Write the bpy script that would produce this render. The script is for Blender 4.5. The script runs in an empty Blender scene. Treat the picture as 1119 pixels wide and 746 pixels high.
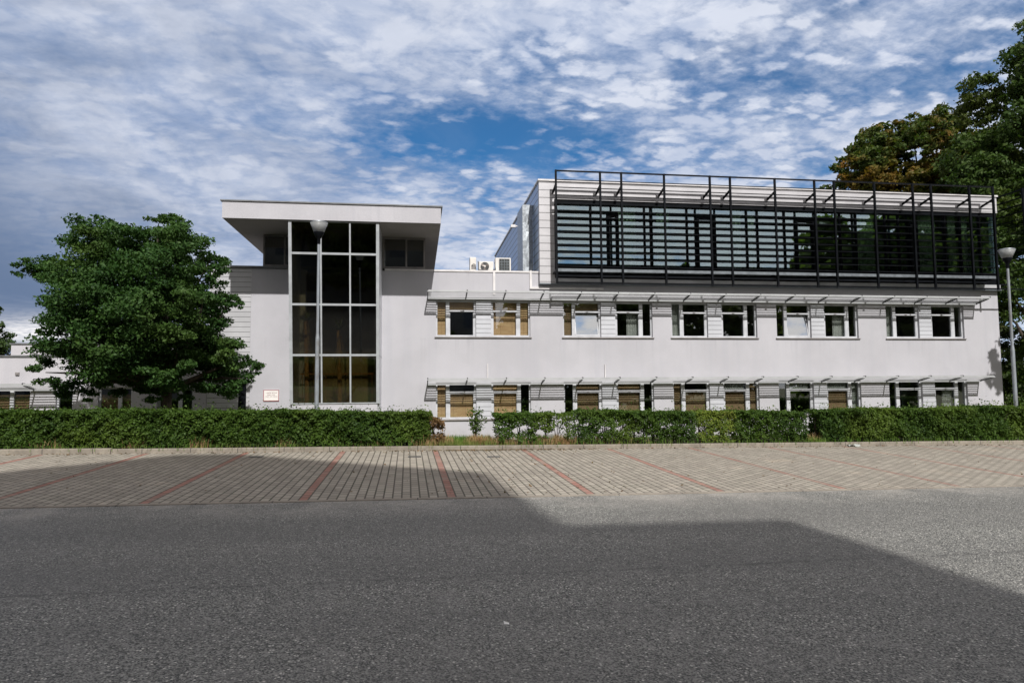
import bpy, math, random
import numpy as np
from mathutils import Vector, Matrix

R = math.radians
C = bpy.context.scene.collection
S = bpy.context.scene
rng = np.random.default_rng(11)
random.seed(5)

# ------------------------------------------------------------------ camera
cd = bpy.data.cameras.new('camera'); cam = bpy.data.objects.new('camera', cd); C.objects.link(cam)
cam.location = (0, 0, 1.8)
YAW, PITCH, ROLL = R(7.956), R(4.1), R(-0.4335)
cd.sensor_width = 36.0; cd.lens = 740.0 / 1119.0 * 36.0
cd.clip_end = 6000
cam.matrix_world = (Matrix.Translation((0, 0, 1.8)) @ Matrix.Rotation(-YAW, 4, 'Z')
                    @ Matrix.Rotation(R(90) + PITCH, 4, 'X') @ Matrix.Rotation(ROLL, 4, 'Z'))
S.camera = cam

# ------------------------------------------------------------------ node helper
class NT:
    def __init__(s, tree):
        s.t = tree; s.n = tree.nodes; s.l = tree.links
    def node(s, typ, **kw):
        n = s.n.new(typ)
        for k, v in kw.items():
            setattr(n, k, v)
        return n
    def put(s, sock, v):
        if hasattr(v, 'links') or isinstance(v, bpy.types.NodeSocket): s.l.new(v, sock)
        else: sock.default_value = v
    def math(s, op, a, b=0.0, c=None, clamp=False):
        n = s.node('ShaderNodeMath', operation=op, use_clamp=clamp)
        s.put(n.inputs[0], a); s.put(n.inputs[1], b)
        if c is not None: s.put(n.inputs[2], c)
        return n.outputs[0]
    def mix(s, f, a, b, blend='MIX'):
        n = s.node('ShaderNodeMix', data_type='RGBA', blend_type=blend)
        s.put(n.inputs[0], f)
        for i, v in ((6, a), (7, b)):
            if not isinstance(v, bpy.types.NodeSocket) and len(v) == 3: v = (*v, 1)
            s.put(n.inputs[i], v)
        return n.outputs[2]
    def noise(s, vec, scale, detail=3.0, rough=0.55, dist=0.0):
        n = s.node('ShaderNodeTexNoise')
        if vec is not None: s.l.new(vec, n.inputs['Vector'])
        n.inputs['Scale'].default_value = scale; n.inputs['Detail'].default_value = detail
        n.inputs['Roughness'].default_value = rough; n.inputs['Distortion'].default_value = dist
        return n.outputs['Fac']
    def ramp(s, f, a, b, lo=0.0, hi=1.0):
        n = s.node('ShaderNodeMapRange', interpolation_type='SMOOTHSTEP')
        s.put(n.inputs[0], f); n.inputs[1].default_value = a; n.inputs[2].default_value = b
        n.inputs[3].default_value = lo; n.inputs[4].default_value = hi
        return n.outputs[0]
    def scaled(s, vec, sc, loc=(0, 0, 0), rot=(0, 0, 0)):
        n = s.node('ShaderNodeMapping'); s.l.new(vec, n.inputs[0])
        n.inputs['Scale'].default_value = sc; n.inputs['Location'].default_value = loc; n.inputs['Rotation'].default_value = rot
        return n.outputs[0]

# ------------------------------------------------------------------ sky, sun, exposure
SUN_EL, SUN_X = 43.4, 0.129
w = bpy.data.worlds.new('World'); S.world = w; w.use_nodes = True
t = NT(w.node_tree); t.n.clear()
sky = t.node('ShaderNodeTexSky', sky_type='NISHITA')
sky.sun_disc = False; sky.sun_elevation = R(SUN_EL); sky.sun_rotation = math.pi - math.atan(SUN_X)
sky.air_density = 1.0; sky.dust_density = 0.4; sky.ozone_density = 2.0
tc = t.node('ShaderNodeTexCoord')
sp = t.node('ShaderNodeSeparateXYZ'); t.l.new(tc.outputs['Generated'], sp.inputs[0])
dx, dy, dz = sp.outputs
zz = t.math('ADD', t.math('MAXIMUM', dz, 0.0), 0.17)
px, py = t.math('DIVIDE', dx, zz), t.math('DIVIDE', dy, zz)
cb = t.node('ShaderNodeCombineXYZ'); t.l.new(px, cb.inputs[0]); t.l.new(py, cb.inputs[1])
P = cb.outputs[0]
Pr = t.scaled(P, (1.0, 1.35, 1), rot=(0, 0, R(-22)))
lo = t.noise(P, 1.1, 4, 0.55, 0.3)
wv = t.node('ShaderNodeTexNoise'); t.l.new(Pr, wv.inputs['Vector']); wv.inputs['Scale'].default_value = 5.0; wv.inputs['Detail'].default_value = 5.0; wv.inputs['Roughness'].default_value = 0.62
va = t.node('ShaderNodeVectorMath', operation='MULTIPLY_ADD'); t.l.new(wv.outputs['Color'], va.inputs[0]); va.inputs[1].default_value = (0.26, 0.26, 0); t.l.new(Pr, va.inputs[2])
vo = t.node('ShaderNodeTexVoronoi', feature='SMOOTH_F1'); t.l.new(va.outputs[0], vo.inputs['Vector']); vo.inputs['Scale'].default_value = 13.5; vo.inputs['Smoothness'].default_value = 0.35
dap = t.ramp(vo.outputs['Distance'], 0.62, 0.08)
mid = t.noise(Pr, 3.2, 4, 0.6, 0.3)
fine = t.noise(Pr, 22.0, 5, 0.65, 0.2)
# thick bank to the left, dappled field to the right, a blue gap between
left = t.ramp(px, 0.35, -0.55)
right = t.ramp(px, 0.25, 1.0)
def gap(cx, cy, sx, sy, amp):
    a = t.math('POWER', t.math('DIVIDE', t.math('SUBTRACT', px, cx), sx), 2.0)
    b = t.math('POWER', t.math('DIVIDE', t.math('SUBTRACT', py, cy), sy), 2.0)
    e = t.math('POWER', 2.718, t.math('MULTIPLY', t.math('ADD', a, b), -1.0))
    return t.math('MULTIPLY', e, amp)
hole = t.math('ADD', gap(0.10, 1.79, 0.37, 0.20, 0.60), gap(1.05, 1.65, 0.5, 0.35, 0.04))
hole = t.math('ADD', hole, gap(0.75, 1.40, 0.22, 0.10, 0.07))
cov = t.math('ADD', t.math('MULTIPLY', t.math('SUBTRACT', lo, 0.5), 0.5), 0.46)
cov = t.math('ADD', cov, t.math('MULTIPLY', left, 0.24))
cov = t.math('SUBTRACT', cov, hole)
dens = t.math('ADD', t.math('ADD', t.math('MULTIPLY', dap, 0.29), t.math('MULTIPLY', fine, 0.46)), t.math('ADD', cov, t.math('MULTIPLY', t.math('SUBTRACT', mid, 0.5), 0.9)))
alpha = t.math('MAXIMUM', t.ramp(dens, 0.28, 0.84, 0.10, 1.0), t.ramp(dy, 0.15, -0.35, 0.0, 0.30))
shade = t.noise(t.scaled(tc.outputs['Generated'], (1.0, 1.0, 2.6), loc=(3, 1, 0)), 4.2, 6, 0.60, 0.5)
dark = t.math('MULTIPLY', t.ramp(shade, 0.34, 0.74), t.ramp(px, 0.35, -1.3, 0.12, 0.75))
dark = t.math('MAXIMUM', dark, t.math('MULTIPLY', t.ramp(px, -0.6, -1.6), t.ramp(shade, 0.25, 0.5, 0.45, 0.95)))
puff = t.noise(t.scaled(tc.outputs['Generated'], (1.0, 1.0, 2.0), loc=(5, 2, 0)), 9.0, 7, 0.62, 0.6)
thick = t.math('ADD', t.math('MULTIPLY', t.ramp(t.math('SUBTRACT', dens, t.math('MULTIPLY', left, 0.26)), 0.45, 0.95), 0.60), t.ramp(puff, 0.36, 0.64, 0.0, 0.55), clamp=True)
ccol = t.mix(thick, (2.5, 3.4, 5.3), (6.3, 6.7, 7.7))
ccol = t.mix(t.math('MULTIPLY', left, 0.25), ccol, (2.6, 3.2, 4.6))
ccol = t.mix(dark, ccol, (1.05, 1.6, 2.75))
# a bright cumulus low behind the left wing
cum = t.math('MULTIPLY', gap(-1.80, 3.65, 0.42, 0.26, 1.0), t.ramp(fine, 0.3, 0.6, 0.5, 1.0))
ccol = t.mix(t.math('MINIMUM', cum, 1.0), ccol, (9.0, 8.8, 8.8))
blue = t.mix(1.0, sky.outputs[0], (0.11, 0.52, 0.80), 'MULTIPLY')
# unseen sky behind and overhead: brighter cloud added to neutralise the fill light
col = t.mix(alpha, blue, ccol)
back = t.ramp(dy, 0.1, -0.7, 0.0, 1.0)
col = t.mix(t.math('MULTIPLY', back, alpha), col, (7.4, 7.0, 6.8))
col = t.mix(t.math('MULTIPLY', t.ramp(dz, 0.56, 0.75), 0.85), col, (6.8, 6.2, 5.8))
bg = t.node('ShaderNodeBackground'); t.l.new(col, bg.inputs[0]); bg.inputs[1].default_value = 0.10
wo = t.node('ShaderNodeOutputWorld'); t.l.new(bg.outputs[0], wo.inputs[0])

sd = bpy.data.lights.new('sun', 'SUN'); sun = bpy.data.objects.new('sun', sd); C.objects.link(sun)
sd.energy = 4.2; sd.angle = R(0.75); sd.color = (1.0, 0.97, 0.93)
sv = Vector((SUN_X, -1.0, 0.955)).normalized()
sun.rotation_euler = sv.to_track_quat('Z', 'Y').to_euler(); sun.location = (20, -40, 50)
vs = S.view_settings
vs.view_transform = 'Standard'; vs.look = 'None'; vs.exposure = 0.2; vs.gamma = 1.0; vs.use_curve_mapping = False

# ------------------------------------------------------------------ materials
def mat(name):
    m = bpy.data.materials.new(name); m.use_nodes = True
    n = NT(m.node_tree)
    n.bsdf = m.node_tree.nodes['Principled BSDF']; n.out = m.node_tree.nodes['Material Output']
    n.m = m
    return n
def pos(n):
    return n.node('ShaderNodeNewGeometry').outputs['Position']
def bump(n, h, strength, dist):
    b = n.node('ShaderNodeBump'); n.put(b.inputs['Height'], h)
    b.inputs['Strength'].default_value = strength; b.inputs['Distance'].default_value = dist
    n.l.new(b.outputs[0], n.bsdf.inputs['Normal'])
def simple(name, col, rough=0.5, metal=0.0, var=0.12, vscale=3.0):
    n = mat(name); p = pos(n)
    f = n.noise(p, vscale, 4)
    c = n.mix(n.ramp(f, 0.3, 0.7), [x * (1 - var) for x in col], [min(1, x * (1 + var)) for x in col])
    n.l.new(c, n.bsdf.inputs['Base Color'])
    n.bsdf.inputs['Roughness'].default_value = rough; n.bsdf.inputs['Metallic'].default_value = metal
    return n.m
def stucco(name, col):
    n = mat(name); p = pos(n)
    grain = n.noise(p, 38, 3, 0.7)
    big = n.noise(p, 0.55, 5, 0.6)
    streak = n.noise(n.scaled(p, (2.6, 2.6, 0.10)), 1.0, 5, 0.65)
    c = n.mix(n.ramp(big, 0.3, 0.7), [x * 0.93 for x in col], [x * 1.05 for x in col])
    c = n.mix(n.ramp(streak, 0.45, 0.80, 0, 0.38), c, [col[0] * .80, col[1] * .82, col[2] * .86])
    # run-off below the two rows of sills and splash dirt at the foot
    zs_ = n.node('ShaderNodeSeparateXYZ'); n.l.new(p, zs_.inputs[0])
    run = n.ramp(n.noise(n.scaled(p, (5.5, 5.5, 0.16)), 1.0, 4, 0.7), 0.52, 0.72)
    zone = n.math('ADD', n.math('MULTIPLY', n.ramp(zs_.outputs[2], 2.5, 3.74), n.math('LESS_THAN', zs_.outputs[2], 3.735)), n.math('MULTIPLY', n.ramp(zs_.outputs[2], 5.6, 6.2), 0.7))
    c = n.mix(n.math('MULTIPLY', n.math('MULTIPLY', run, zone), 0.30), c, (col[0] * .62, col[1] * .62, col[2] * .64))
    splash = n.math('MULTIPLY', n.ramp(zs_.outputs[2], 0.75, 0.0), n.ramp(n.noise(p, 2.3, 5, 0.7), 0.3, 0.65))
    c = n.mix(n.math('MULTIPLY', splash, 0.35), c, (0.27, 0.25, 0.22))
    c = n.mix(n.ramp(grain, 0.2, 0.8), n.mix(1, c, (.88, .88, .88), 'MULTIPLY'), c)
    n.l.new(c, n.bsdf.inputs['Base Color']); n.bsdf.inputs['Roughness'].default_value = 0.9
    bump(n, grain, 0.5, 0.01)
    return n.m
M = {}
M['stucco'] = stucco('stucco', (0.482, 0.476, 0.508))
M['stucco_white'] = stucco('stucco_white', (0.50, 0.488, 0.518))
M['white'] = simple('white_frame', (0.51, 0.52, 0.55), 0.4)
M['bayframe'] = simple('bay_frame_paint', (0.40, 0.42, 0.44), 0.4)
M['whiteduct'] = simple('white_plastic', (0.64, 0.62, 0.62), 0.45)
M['alu'] = simple('aluminium_sheet', (0.62, 0.63, 0.66), 0.45, 0.55, 0.10, 1.5)
M['awning'] = simple('awning_metal', (0.42, 0.43, 0.44), 0.5, 0.1, 0.10, 2.0)
M['dark'] = simple('dark_steel', (0.006, 0.007, 0.009), 0.5, 0.0, 0.3)
M['dark'].node_tree.nodes['Principled BSDF'].inputs['Specular IOR Level'].default_value = 0.06
M['bracket'] = simple('bracket_steel', (0.07, 0.072, 0.076), 0.5, 0.2, 0.3)
M['grating'] = simple('grating_steel', (0.16, 0.18, 0.20), 0.5, 0.3, 0.2, 6)
M['room'] = simple('room_paint', (0.20, 0.19, 0.17), 0.9, 0, 0.3, 1)
M['warmroom'] = simple('ochre_wall', (0.30, 0.24, 0.12), 0.9, 0, 0.3, 1)
M['coping'] = simple('coping_zinc', (0.16, 0.165, 0.17), 0.5, 0.3, 0.2)
M['sill'] = simple('sill_sheet', (0.22, 0.205, 0.20), 0.5, 0.2, 0.2)
M['galv'] = simple('galvanised', (0.40, 0.43, 0.46), 0.42, 0.7, 0.25, 14)
M['acwhite'] = simple('ac_casing', (0.70, 0.67, 0.63), 0.5, 0, 0.1)
M['acgrey'] = simple('ac_grille', (0.05, 0.055, 0.055), 0.5, 0.2, 0.3)
M['fanmetal'] = simple('fan_blade', (0.22, 0.19, 0.17), 0.4, 0.3, 0.2)
M['red'] = simple('red_border', (0.33, 0.03, 0.045), 0.5)
M['signwhite'] = simple('sign_white', (0.80, 0.77, 0.74), 0.45, 0, 0.05)
M['ink'] = simple('dark_ink', (0.20, 0.05, 0.06), 0.6)
M['palmtrunk'] = simple('palm_dry', (0.42, 0.24, 0.10), 0.9, 0, 0.4, 12)
M['wood'] = simple('wood_rail', (0.38, 0.17, 0.05), 0.5, 0, 0.3, 5)
M['curtain'] = simple('curtain_cloth', (0.66, 0.72, 0.52), 0.95, 0, 0.15, 4)
M['netcurtain'] = simple('net_curtain', (0.34, 0.36, 0.34), 0.95, 0, 0.15, 4)
M['paper'] = simple('paper', (0.85, 0.85, 0.84), 0.8, 0, 0.05)
M['bark'] = simple('bark', (0.055, 0.042, 0.032), 0.95, 0, 0.5, 9)
M['backwall'] = simple('render_grey', (0.13, 0.13, 0.12), 0.9, 0, 0.2, 0.6)
M['backglass'] = simple('dark_panes', (0.02, 0.022, 0.025), 0.1, 0, 0.2)
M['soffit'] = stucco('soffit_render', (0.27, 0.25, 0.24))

def seams(name, col, pitch, metal, rough, vertical=False, vpitch=0.0, groove=0.012):
    """sheet cladding with real dark joints every `pitch` metres of height"""
    n = mat(name); p = pos(n)
    s = n.node('ShaderNodeSeparateXYZ'); n.l.new(p, s.inputs[0])
    fz = n.math('FRACT', n.math('DIVIDE', s.outputs[2], pitch))
    j = n.math('LESS_THAN', fz, groove / pitch)
    pid = n.math('FLOOR', n.math('DIVIDE', s.outputs[2], pitch))
    wn = n.node('ShaderNodeTexWhiteNoise', noise_dimensions='1D'); n.l.new(pid, wn.inputs['W'])
    f = n.noise(p, 1.3, 4)
    c = n.mix(n.ramp(f, 0.3, 0.7), [x * .92 for x in col], [x * 1.06 for x in col])
    c = n.mix(n.math('MULTIPLY', wn.outputs[0], 0.14), c, (0.3, 0.31, 0.33))
    c = n.mix(j, c, (0.05, 0.05, 0.055))
    n.l.new(c, n.bsdf.inputs['Base Color'])
    n.bsdf.inputs['Metallic'].default_value = metal; n.bsdf.inputs['Roughness'].default_value = rough
    prof = n.ramp(fz, 0.0, 0.12)
    bump(n, n.math('ADD', prof, n.math('MULTIPLY', f, 0.4)), 0.4, 0.02)
    return n.m
M['cladding'] = seams('wall_cladding', (0.52, 0.52, 0.54), 0.178, 0.15, 0.4)
M['boxpanel'] = seams('box_front_panel', (0.55, 0.54, 0.56), 0.292, 0.15, 0.4)
M['boxside'] = seams('box_side_panel', (0.30, 0.40, 0.56), 0.292, 0.8, 0.35, groove=0.035)
M['lamella'] = seams('pier_panel', (0.55, 0.56, 0.60), 0.17, 0.1, 0.45)

def glass(name, refl, tint, rough=0.0, wav=0.0, gcol=(0.93, 0.97, 1.0)):
    n = mat(name); n.n.remove(n.bsdf)
    g = n.node('ShaderNodeBsdfGlossy'); g.inputs['Roughness'].default_value = rough
    g.inputs['Color'].default_value = (*gcol, 1)
    tr = n.node('ShaderNodeBsdfTransparent'); tr.inputs[0].default_value = (*tint, 1)
    mx = n.node('ShaderNodeMixShader')
    ge = n.node('ShaderNodeNewGeometry'); dt = n.node('ShaderNodeVectorMath', operation='DOT_PRODUCT')
    n.l.new(ge.outputs['Normal'], dt.inputs[0]); n.l.new(ge.outputs['Incoming'], dt.inputs[1])
    fr = n.math('POWER', n.math('SUBTRACT', 1.0, n.math('ABSOLUTE', dt.outputs['Value']), clamp=True), 5.0)
    n.l.new(n.math('ADD', n.math('MULTIPLY', fr, 0.9), refl + 0.035, clamp=True), mx.inputs[0])
    n.l.new(tr.outputs[0], mx.inputs[1]); n.l.new(g.outputs[0], mx.inputs[2])
    if wav:
        b = n.node('ShaderNodeBump'); b.inputs['Strength'].default_value = wav; b.inputs['Distance'].default_value = 0.02
        n.l.new(n.noise(pos(n), 0.9, 1), b.inputs['Height']); n.l.new(b.outputs[0], g.inputs['Normal'])
    n.l.new(mx.outputs[0], n.out.inputs[0])
    return n.m
M['glass_tower'] = glass('glass_tower', 0.085, (0.54, 0.525, 0.44), 0, 0.02)
M['glass_window'] = glass('glass_window', 0.10, (0.95, 0.96, 0.95), 0, 0.03)
M['glass_box'] = glass('glass_box', 0.30, (0.72, 0.80, 0.76), 0, 0.03, (0.74, 0.90, 1.0))
M['glass_sash'] = glass('glass_sash', 0.6, (0.5, 0.52, 0.5), 0, 0.05)
def lampglass():
    n = mat('lamp_cone')
    n.bsdf.inputs['Base Color'].default_value = (0.42, 0.43, 0.43, 1); n.bsdf.inputs['Roughness'].default_value = 0.25
    n.bsdf.inputs['Transmission Weight'].default_value = 0.35; n.bsdf.inputs['Alpha'].default_value = 0.55
    n.l.new(n.noise(pos(n), 22, 2), n.bsdf.inputs['Roughness'])
    return n.m
M['lampcone'] = lampglass()
def pole():
    n = mat('pole_paint'); p = pos(n)
    f = n.noise(n.scaled(p, (9, 9, 2.2)), 1.0, 5, 0.7)
    c = n.mix(n.ramp(f, 0.40, 0.75), (0.28, 0.31, 0.34), (0.17, 0.165, 0.16))
    n.l.new(c, n.bsdf.inputs['Base Color']); n.bsdf.inputs['Roughness'].default_value = 0.5
    n.bsdf.inputs['Metallic'].default_value = 0.25
    return n.m
M['pole'] = pole()
def blind(name, k):
    n = mat(name); p = pos(n)
    s = n.node('ShaderNodeSeparateXYZ'); n.l.new(p, s.inputs[0])
    st = n.noise(n.scaled(p, (1.2, 1.2, 60)), 1.0, 3, 0.7)
    big = n.noise(n.scaled(p, (2.5, 2.5, 9)), 1.0, 3)
    th = n.math('LESS_THAN', n.math('FRACT', n.math('DIVIDE', s.outputs[0], 0.44)), 0.03)
    c = n.mix(n.ramp(st, 0.3, 0.7), (0.36 * k, 0.21 * k, 0.10 * k), (0.66 * k, 0.46 * k, 0.25 * k))
    c = n.mix(n.ramp(big, 0.35, 0.7, 0, 0.6), c, (0.56 * k, 0.40 * k, 0.22 * k))
    c = n.mix(n.math('MULTIPLY', th, 0.5), c, (0.20, 0.10, 0.05))
    n.l.new(c, n.bsdf.inputs['Base Color']); n.bsdf.inputs['Roughness'].default_value = 0.8
    return n.m
M['blind'] = blind('bamboo_blind', 0.40); M['blind_pale'] = blind('pale_bamboo_blind', 0.95)

def leafmat(name, a, b, extra=None, amount=0.0, trans=0.25, scale=0.8, gloss=0.55):
    """leaves: colour differs leaf by leaf and branch by branch"""
    n = mat(name)
    g = n.node('ShaderNodeNewGeometry'); r = g.outputs['Random Per Island']
    cl = n.noise(g.outputs['Position'], scale, 3)
    c = n.mix(n.math('ADD', n.math('MULTIPLY', r, 0.6), n.math('MULTIPLY', n.ramp(cl, 0.3, 0.7), 0.4)), a, b)
    if extra is not None:
        k = n.math('ADD', n.math('MULTIPLY', n.ramp(n.noise(n.scaled(g.outputs['Position'], (1, 1, 1), loc=(7, 3, 1)), scale * 0.55, 2), 0.45, 0.72), amount),
                   n.math('MULTIPLY', n.math('GREATER_THAN', n.math('FRACT', n.math('MULTIPLY', r, 17.3)), 0.90), amount * 0.4))
        c = n.mix(n.math('MINIMUM', k, 1.0), c, extra)
    n.l.new(c, n.bsdf.inputs['Base Color']); n.bsdf.inputs['Roughness'].default_value = gloss
    n.bsdf.inputs['Specular IOR Level'].default_value = 0.16
    tl = n.node('ShaderNodeBsdfTranslucent'); n.l.new(n.mix(1, c, (1.2, 1.5, 0.5), 'MULTIPLY'), tl.inputs[0])
    mx = n.node('ShaderNodeMixShader'); mx.inputs[0].default_value = trans
    n.l.new(n.bsdf.outputs[0], mx.inputs[1]); n.l.new(tl.outputs[0], mx.inputs[2])
    n.l.new(mx.outputs[0], n.out.inputs[0])
    return n.m
M['leaf_maple'] = leafmat('maple_leaf', (0.012, 0.040, 0.010), (0.056, 0.118, 0.027), (0.12, 0.16, 0.03), 0.30, 0.2)
M['leaf_autumn'] = leafmat('chestnut_leaf', (0.030, 0.058, 0.014), (0.080, 0.110, 0.024), (0.26, 0.115, 0.022), 0.62, 0.28, 0.65)
M['leaf_dark'] = leafmat('dark_leaf', (0.016, 0.034, 0.010), (0.045, 0.068, 0.018), (0.075, 0.07, 0.02), 0.5, 0.2, 0.35)
M['leaf_green'] = leafmat('green_leaf', (0.022, 0.050, 0.012), (0.066, 0.105, 0.022), (0.09, 0.09, 0.02), 0.4, 0.22, 0.35)
M['leaf_far'] = leafmat('far_leaf', (0.07, 0.10, 0.03), (0.12, 0.15, 0.045), (0.13, 0.12, 0.05), 0.4, 0.4, 0.25)
M['leaf_conifer'] = leafmat('conifer_needle', (0.020, 0.045, 0.012), (0.050, 0.080, 0.022), None, 0, 0.1, 0.5)
M['leaf_hedge'] = leafmat('hedge_leaf', (0.017, 0.042, 0.008), (0.068, 0.122, 0.018), (0.15, 0.20, 0.03), 0.40, 0.22, 1.1)
M['leaf_yellow'] = leafmat('yellowing_leaf', (0.06, 0.12, 0.02), (0.16, 0.20, 0.03), (0.22, 0.10, 0.03), 0.5, 0.22, 1.6)
M['leaf_brown'] = leafmat('dry_leaf', (0.10, 0.055, 0.03), (0.20, 0.12, 0.05), (0.05, 0.08, 0.02), 0.3, 0.2, 3)
M['grass'] = leafmat('grass_blade', (0.06, 0.14, 0.02), (0.15, 0.26, 0.04), (0.28, 0.22, 0.10), 0.45, 0.3, 0.9)
M['drygrass'] = leafmat('dry_grass_blade', (0.26, 0.18, 0.09), (0.46, 0.32, 0.17), (0.30, 0.12, 0.06), 0.35, 0.25, 3)
M['palmleaf'] = leafmat('palm_leaf', (0.05, 0.09, 0.02), (0.12, 0.14, 0.04), (0.40, 0.24, 0.08), 0.4, 0.2, 2)

def asphalt():
    n = mat('asphalt'); p = pos(n)
    v = n.node('ShaderNodeTexVoronoi'); n.l.new(p, v.inputs['Vector']); v.inputs['Scale'].default_value = 95
    v2 = n.node('ShaderNodeTexVoronoi'); n.l.new(p, v2.inputs['Vector']); v2.inputs['Scale'].default_value = 52
    wn = n.node('ShaderNodeSeparateColor'); n.l.new(v.outputs['Color'], wn.inputs[0])
    wn2 = n.node('ShaderNodeSeparateColor'); n.l.new(v2.outputs['Color'], wn2.inputs[0])
    big = n.noise(p, 0.35, 5, 0.6); mid = n.noise(p, 3.0, 4, 0.6)
    c = n.mix(n.ramp(wn.outputs[0], 0.0, 1.0), (0.016, 0.017, 0.015), (0.32, 0.318, 0.292))
    c = n.mix(n.math('MULTIPLY', n.math('GREATER_THAN', wn2.outputs[0], 0.905), n.ramp(v2.outputs['Distance'], 0.55, 0.25)), c, (0.72, 0.69, 0.64))
    c = n.mix(n.math('MULTIPLY', n.math('LESS_THAN', wn2.outputs[1], 0.16), n.ramp(v2.outputs['Distance'], 0.6, 0.2)), c, (0.03, 0.03, 0.03))
    c = n.mix(n.ramp(big, 0.35, 0.7, 0, 0.35), c, (0.14, 0.135, 0.125))
    c = n.mix(n.ramp(mid, 0.5, 0.75, 0, 0.3), c, (0.26, 0.253, 0.24))
    # worn wheel lanes along the road, a few darker drips
    s0 = n.node('ShaderNodeSeparateXYZ'); n.l.new(p, s0.inputs[0])
    lane = n.noise(n.scaled(p, (0.05, 0.75, 1)), 1.0, 3, 0.5)
    c = n.mix(n.ramp(lane, 0.38, 0.66, 0, 0.30), c, (0.085, 0.083, 0.08))
    drip = n.ramp(n.noise(p, 1.6, 4, 0.7), 0.68, 0.78)
    c = n.mix(n.math('MULTIPLY', drip, 0.5), c, (0.05, 0.05, 0.048))
    # long paving joint with a ragged dark line, and dust gathered next to the parking bays
    s = n.node('ShaderNodeSeparateXYZ'); n.l.new(p, s.inputs[0])
    yy = n.math('SUBTRACT', s.outputs[1], n.math('MULTIPLY', s.outputs[0], 0.037))
    wob = n.math('MULTIPLY', n.math('SUBTRACT', n.noise(p, 2.2, 5, 0.7), 0.5), 0.16)
    d = n.math('ABSOLUTE', n.math('SUBTRACT', n.math('ADD', yy, wob), 6.155))
    crack = n.math('MULTIPLY', n.ramp(d, 0.05, 0.004), n.ramp(n.noise(p, 4.3, 5, 0.7), 0.40, 0.60))
    c = n.mix(n.math('MULTIPLY', crack, 0.55), c, (0.035, 0.033, 0.032))
    dust = n.math('MULTIPLY', n.ramp(yy, 8.6, 9.85), n.ramp(n.noise(p, 1.1, 5, 0.65), 0.35, 0.7))
    c = n.mix(n.math('MULTIPLY', dust, 0.55), c, (0.42, 0.39, 0.35))
    n.l.new(c, n.bsdf.inputs['Base Color']); n.bsdf.inputs['Roughness'].default_value = 0.62
    bump(n, n.math('ADD', v2.outputs['Distance'], v.outputs['Distance']), 0.9, 0.008)
    return n.m
M['asphalt'] = asphalt()
def pavers():
    n = mat('pavers')
    w0 = pos(n); sw = n.node('ShaderNodeSeparateXYZ'); n.l.new(w0, sw.inputs[0])
    cb_ = n.node('ShaderNodeCombineXYZ')                # the bays' own directions on the ground
    n.l.new(n.math('ADD', n.math('ADD', sw.outputs[0], n.math('MULTIPLY', sw.outputs[1], 0.014)), 1.60 + 0.065 - 0.14), cb_.inputs[0])
    n.l.new(n.math('SUBTRACT', n.math('SUBTRACT', sw.outputs[1], n.math('MULTIPLY', sw.outputs[0], 0.022)), 9.93), cb_.inputs[1])
    p = cb_.outputs[0]
    q = n.scaled(p, (1, 1, 1), rot=(0, 0, R(90)))      # courses run from the kerb towards the road
    b = n.node('ShaderNodeTexBrick'); n.l.new(q, b.inputs['Vector'])
    b.offset = 0.5; b.squash = 1.0
    b.inputs['Scale'].default_value = 1.0; b.inputs['Brick Width'].default_value = 0.21
    b.inputs['Row Height'].default_value = 2.1 / 16.0; b.inputs['Mortar Size'].default_value = 0.0125
    b.inputs['Mortar Smooth'].default_value = 0.25; b.inputs['Bias'].default_value = 0.0
    b.inputs['Color1'].default_value = (0, 0, 0, 1); b.inputs['Color2'].default_value = (1, 1, 1, 1); b.inputs['Mortar'].default_value = (.5, .5, .5, 1)
    rnd = b.outputs['Color']; mort = b.outputs['Fac']
    s = n.node('ShaderNodeSeparateXYZ'); n.l.new(p, s.inputs[0])
    line = n.math('LESS_THAN', n.math('MODULO', n.math('ADD', s.outputs[0], 42.0 ), 2.1), 2.1 / 16.0 * 1.0)
    line = n.math('MULTIPLY', line, n.math('LESS_THAN', s.outputs[1], 6.15))
    g = n.noise(p, 60, 3, 0.6)
    big = n.noise(p, 0.6, 5, 0.65)
    base = n.mix(rnd, (0.245, 0.222, 0.186), (0.35, 0.319, 0.268))
    red = n.mix(rnd, (0.245, 0.105, 0.08), (0.33, 0.15, 0.115))
    worn = n.math('ADD', n.ramp(n.noise(p, 1.7, 4), 0.45, 0.7), n.ramp(s.outputs[0], 3.0, 11.0, 0.0, 0.55), clamp=True)
    red = n.mix(n.math('MULTIPLY', worn, 0.8), red, (0.29, 0.215, 0.175))
    c = n.mix(line, base, red)
    c = n.mix(n.ramp(g, 0.3, 0.7, 0, 0.25), c, (0.21, 0.19, 0.16))
    c = n.mix(n.ramp(big, 0.48, 0.75, 0, 0.45), c, (0.20, 0.18, 0.15))
    # oil and damp spots with their own ragged outline
    spot = n.ramp(n.noise(p, 1.15, 5, 0.75), 0.66, 0.76)
    c = n.mix(n.math('MULTIPLY', spot, 0.65), c, (0.085, 0.08, 0.075))
    sand = n.math('MULTIPLY', n.ramp(n.noise(p, 0.9, 4, 0.6), 0.58, 0.75), 0.55)
    c = n.mix(sand, c, (0.46, 0.39, 0.31))
    moss = n.ramp(n.noise(p, 2.0, 4), 0.4, 0.7)
    jc = n.mix(moss, (0.085, 0.072, 0.058), (0.06, 0.063, 0.04))
    c = n.mix(mort, c, jc)
    n.l.new(c, n.bsdf.inputs['Base Color']); n.bsdf.inputs['Roughness'].default_value = 0.9
    bump(n, n.math('SUBTRACT', n.math('MULTIPLY', g, 0.25), mort), 0.6, 0.008)
    return n.m
M['pavers'] = pavers()
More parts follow.
